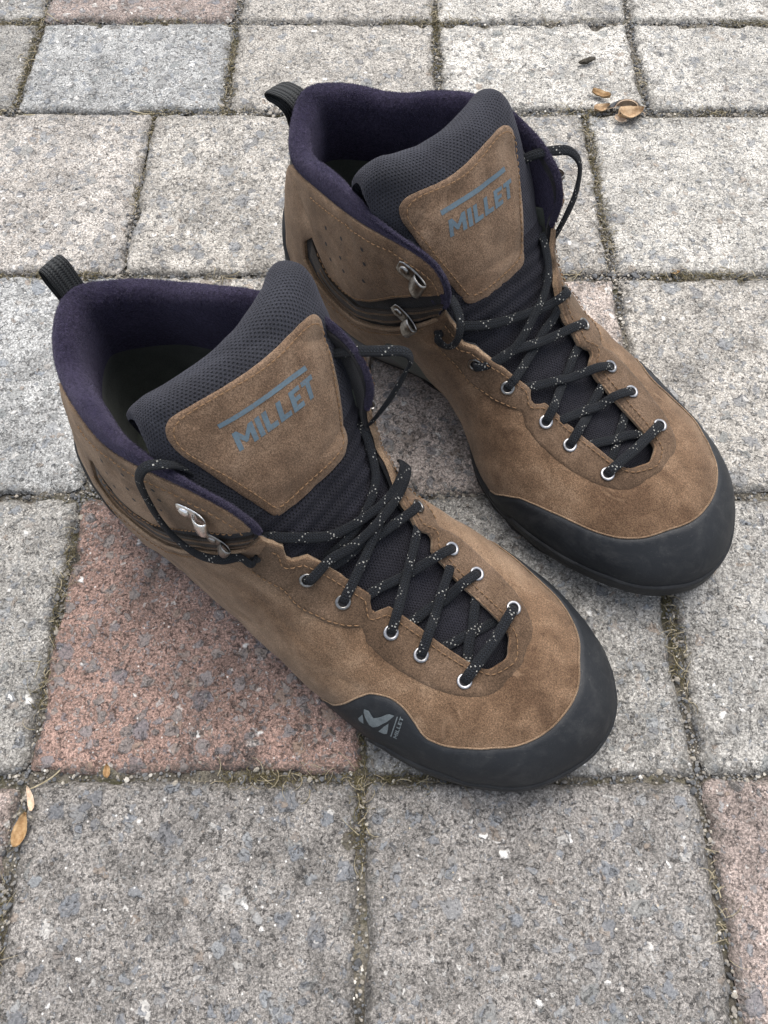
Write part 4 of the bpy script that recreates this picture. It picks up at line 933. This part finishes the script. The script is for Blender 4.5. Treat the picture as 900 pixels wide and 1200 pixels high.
UPT = (.75, 0, .65)
SPEC_A = dict(patch='A', tshift=.0020, twide=.0060, text=((8.72, -.39), (8.33, .26), .52), bar=((9.65, -.41), (9.08, .25)), emblem=True,
  loop=[(6, -6, 112), (4.5, -6, 121), (1.5, -6, 130), (-1, -6, 137), (-3, -6, 140.3), (-6, -6, 141), (-8, -6, 138.5), (-7, -6, 133), (-4, -6, 127), (-1.5, -6, 120), (-1, -6, 112)],
  eyelet=['metal', 'metal', 'metal', 'metal_dark', 'metal_dark'],
  hooks=[(10.42, .86, 8, 'metal_bright', 1), (9.60, .755, 20, 'metal_dark', 1, .72), (10.3, .885, 0, 'metal', -1), (9.75, .66, 20, 'metal_dark', -1)],
  strands=[([(133, -44, 96), (140, -41, 102), (149, -32, 97), (158, -20, 90.5), (163.5, -1, 86), (165, 13, 84), (164, 22, 86), (161, 28, 87), (158, 31, 82)], [UPT, UPT, UPT, UPT, UPT, (.6, .2, .7), (.3, .6, .6), (0, 1, .3), (-.3, .8, 0)]),
           ([(136, 27, 101), (142, 25, 100), (148, 21, 95.5), (155, 15, 90), (159, 7, 87), (162, -6, 85), (162, -20, 84), (158, -30, 80)], UPT),
           ([(108, 33, 124), (118, 33, 131), (128, 35, 138), (139, 40, 141.5), (147, 46, 141), (150, 47.5, 136), (149, 45, 129), (147.5, 39, 120), (145, 33, 111), (141, 29, 101), (138, 26, 97)], [(.5, -.3, 1), (.5, -.3, 1), (.5, -.3, 1), (.5, -.2, 1), (.8, .3, .6), (1, .4, .1), (1, .3, .3), (1, .3, .5), (1, .3, .5), (1, .2, .5), (1, 0, .3)])],
  upper=[(1, 4, [(163, -29, 87), (166, -20, 85.5), (168, -8, 84.5), (168.5, 6, 83.5), (167.5, 16, 83), (166, 23, 85), (163, 29, 84.5), (159, 32, 80)], [UPT, UPT, UPT, UPT, UPT, (.5, .3, .7), (.1, .8, .4), (-.2, .9, 0)]),
         (1, 5, [(134, -54, 97), (127, -59, 94), (117, -62.5, 93), (107, -63.5, 99), (101, -63, 110), (98.5, -62, 122), (99, -61.5, 134), (101, -60.5, 143), (104, -57.5, 148.5), (108, -53, 148), (110, -48.5, 142), (112, -46, 134)],
          [(0, -1, .3), (0, -1, .4), (0, -1, .4), (0, -1, .3), (0, -1, .2), (0, -1, .2), (0, -1, .2), (-.1, -.8, .6), (0, -.2, 1), (0, .4, 1), (.1, .9, .4), (.2, 1, 0)])])
SPEC_B = dict(patch='B', tshift=-.0040, twide=.0, text=((8.40, .37), (8.30, -.34), .44), bar=((9.12, .38), (9.08, -.31)), emblem=True,
  loop=[(7, -3, 112), (5, -2.5, 122), (0, -1, 127.5), (-6, .5, 128.8), (-11.5, 2, 128), (-14.2, 2.5, 126), (-12.5, 2, 123.6), (-7, 1, 123.2), (-3, -.5, 120), (-2, -2, 112)],
  eyelet=['metal', 'metal', 'metal', 'metal_dark', 'metal_dark'],
  hooks=[(10.16, .90, 4, 'metal_dark', -1), (9.95, .615, 12, 'metal_dark', -1), (10.3, .885, 0, 'metal_dark', 1), (9.75, .66, 20, 'metal_dark', 1)],
  strands=[([(136, 30, 92), (144, 25, 97), (150, 16, 95.5), (154, 7, 93.5), (158, -8, 90.5), (161, -22, 88), (163.5, -29, 90.5), (163, -35, 90.5), (159, -39, 85), (157, -37, 80)], [UPT, UPT, UPT, UPT, UPT, (.6, -.2, .7), (.4, -.5, .7), (0, -1, .4), (-.3, -.9, 0), (-.3, -.8, -.2)]),
           ([(104, -38, 124), (112, -42, 131), (119, -47, 137.5), (125, -54, 139.5), (130, -60, 138.5), (135, -63, 132), (139.5, -58, 122), (141.5, -51, 113), (141, -46, 103), (138, -41, 98)], [(.5, .3, 1), (.5, .3, 1), (.5, .3, 1), (.5, .2, 1), (.8, -.3, .7), (1, -.5, .2), (1, -.3, .4), (1, -.3, .5), (1, -.2, .5), (1, 0, .3)])],
  upper=[(-1, 4, [(164, 19, 82.5), (166, 11, 83), (165, 0, 85.5), (161, -13, 89), (157, -24, 92), (150.5, -33, 97), (142, -38, 104), (137, -40, 107)], [UPT]*8),
         (-1, 5, [(144, 35, 92.5), (149.5, 35.5, 96), (152, 33.5, 103), (149.5, 30.5, 109.5), (144, 28, 113), (138, 26, 113)], [(.3, 1, .1), (.8, .6, 0), (1, .2, 0), (.9, 0, .5), (.4, 0, 1), (0, 0, 1)])])
YA = math.radians(-36); HA = np.array([-.138, .2466])
K0 = -1.4418; CB = np.array([-.02792, .15318]); SB = 1.022; MB = np.array([[math.cos(K0), math.sin(K0)], [math.sin(K0), -math.cos(K0)]])
HB = MB@(HA-CB)*SB+np.array([.0625, .2700])
build_boot('hiking_boot', (HA[0], HA[1], .0), YA, 1., False, SPEC_A, 'brown suede hiking boot in front, grey emblem showing on its black rubber toe rand')
build_boot('hiking_boot', (HB[0], HB[1], .0), K0-YA, SB, True, SPEC_B, 'brown suede hiking boot behind, strap band and two dark lace hooks showing on its ankle')

# ------------------------------------------------------------------ small litter on the pavers
def leaf(name, x, y, z, L, W, rot, curl, tip, mat, label, cat, group=None, seed=0):
    n, m = 13, 7; V = []
    for i in range(n):
        f = i/(n-1); w = W*math.sin(math.pi*min(1, f**.8*.97+.03))**.7
        for j in range(m):
            g = j/(m-1)*2-1; px = (f-.5)*L; py = g*w/2
            V.append((px, py, curl*W*g*g*.5+tip*L*(f-.5)**2+.0009*noise.noise(Vector((px*300, py*300, seed)))))
    th = .0004; k_ = len(V); V += [(a, b_, c-th) for a, b_, c in V]; F = grid_faces(n, m); F = [f[::-1] for f in F]+[tuple(q+k_ for q in f) for f in F]
    ring = [i*m for i in range(n)]+[(n-1)*m+j for j in range(1, m)]+[i*m+m-1 for i in range(n-2, -1, -1)]+[j for j in range(m-2, 0, -1)]
    F += [(ring[i], ring[(i+1) % len(ring)], ring[(i+1) % len(ring)]+k_, ring[i]+k_) for i in range(len(ring))]
    o = link_mesh(name, V, F, mat); o.location = (x, y, z); o.rotation_euler = (0, 0, math.radians(rot)); tag(o, label, cat, group); return o
leaf('dry_leaf', .1665, .5345, .0006, .013, .008, 20, .7, .5, MAT['leaf'], 'small tan dry leaf scrap in the joint, left of the broken dark shell', 'leaf', 'dry leaf scraps by the shell', 1)
leaf('dry_leaf', .168, .550, .0010, .015, .007, -25, .8, .4, MAT['husk'], 'orange curled dry leaf scrap just above the joint and the broken dark shell', 'leaf', 'dry leaf scraps by the shell', 2)
leaf('dry_leaf', .187, .5265, .0016, .020, .013, 12, .6, .5, MAT['leaf'], 'largest curled tan dry leaf scrap, tucked under the broken dark shell', 'leaf', 'dry leaf scraps by the shell', 3)
leaf('dry_leaf', .1795, .5225, .0012, .010, .007, -35, .4, .3, MAT['leaf_pale'], 'pale cream leaf scrap in front of the broken dark shell', 'leaf', 'dry leaf scraps by the shell', 4)
leaf('seed_husk', -.1725, .0235, .0010, .0155, .0068, 84, .8, .25, MAT['husk'], 'orange-brown boat-shaped seed husk lying at the left edge', 'seed husk', None, 5)
leaf('pale_flake', -.1715, .0375, .0004, .0125, .0034, 112, .5, .6, MAT['leaf_pale'], 'slim cream plant flake just above the orange-brown seed husk', 'plant flake', None, 6)
leaf('seed_husk', -.1365, .0505, -.0002, .0068, .0034, 100, .9, .1, MAT['husk'], 'tiny amber seed husk on the lower edge of the red paver', 'seed husk', None, 7)
leaf('dry_leaf', .197, .3735, -.0016, .007, .004, 5, .6, .2, MAT['husk'], 'tiny orange leaf scrap in the joint right of the rear boot', 'leaf', None, 8)
leaf('dry_leaf', .058, .0475, -.0008, .008, .004, -20, .6, .2, MAT['husk'], 'small rust-brown leaf scrap in the joint under the front boot toe', 'leaf', None, 9)
# broken shell: a dark crescent bowl, pale inside
V = []; n, m = 15, 7
for i in range(n):
    a = math.pi*i/(n-1)
    for j in range(m):
        e = math.radians(8+62*j/(m-1)); V.append((.0155*math.cos(a)*math.cos(e*.75), .0085*math.sin(a)*math.cos(e), .0015+.0095*math.sin(e)*(.35+.65*math.sin(a))))
k_ = len(V); V += [(x*.90, y*.88-.0003, z*.92) for x, y, z in V]; F = grid_faces(n, m); nf = len(F); F = [f for f in F]+[tuple(q+k_ for q in f)[::-1] for f in F]
ring = [i*m for i in range(n)]+[(n-1)*m+j for j in range(1, m)]+[i*m+m-1 for i in range(n-2, -1, -1)]+[j for j in range(m-2, 0, -1)]
F += [(ring[i], ring[(i+1) % len(ring)], ring[(i+1) % len(ring)]+k_, ring[i]+k_) for i in range(len(ring))]
o = link_mesh('broken_shell', V, F, [MAT['shell_dark'], MAT['leaf_pale']], mat_idx=[0]*nf+[1]*(len(F)-nf)); o.location = (.185, .531, -.0005); o.rotation_euler = (math.radians(-12), 0, math.radians(-10))
tag(o, 'broken glossy dark shell with a pale rim, lying in the joint', 'shell')
# dark crumb
iv, jf = ico(); bm = bmesh.new(); bmesh.ops.create_icosphere(bm, subdivisions=3, radius=1.)
for v in bm.verts:
    p = v.co.copy(); v.co = Vector((p.x*.0072, p.y*.0022, p.z*.0021))*(1+.28*noise.noise(p*2.3)+.12*noise.noise(p*6)); v.co.y += .0006*math.sin(p.x*3)
me = bpy.data.meshes.new('dark_crumb'); bm.to_mesh(me); bm.free(); me.materials.append(MAT['dropping']); me.polygons.foreach_set('use_smooth', [True]*len(me.polygons))
o = bpy.data.objects.new('dark_crumb', me); COL.objects.link(o); o.location = (.162, .591, .0024); o.rotation_euler = (0, 0, math.radians(18)); tag(o, 'dark oblong earthy crumb lying on a light paver beyond the rear boot', 'crumb')
def straw(x, y, z, L, rot, bend, label, rad=.0005):
    P = [np.array(((f-.5)*L, bend*L*(f-.5)**2, .0006*math.sin(f*5))) for f in np.linspace(0, 1, 6)]
    o = cord('straw', P, [np.array([0, 0, 1.])]*6, rad*2.2, rad*1.4, MAT['straw'], None, False, per=4, n=8); o.location = (x, y, z); o.rotation_euler = (0, 0, math.radians(rot)); tag(o, label, 'straw', 'loose straws')
straw(-.186, .5325, -.0008, .019, -8, .5, 'thin dry straw lying along the joint above the front boot')
straw(-.277, .651, -.0004, .014, -40, .2, 'short dry straw at the top left corner')
straw(-.262, .5305, -.0010, .030, 2, .1, 'longest dry straw, along the joint at the far left')
straw(-.166, .0455, -.0004, .016, 35, .3, 'pale straw leaning over the joint corner by the orange seed husk', .00032)
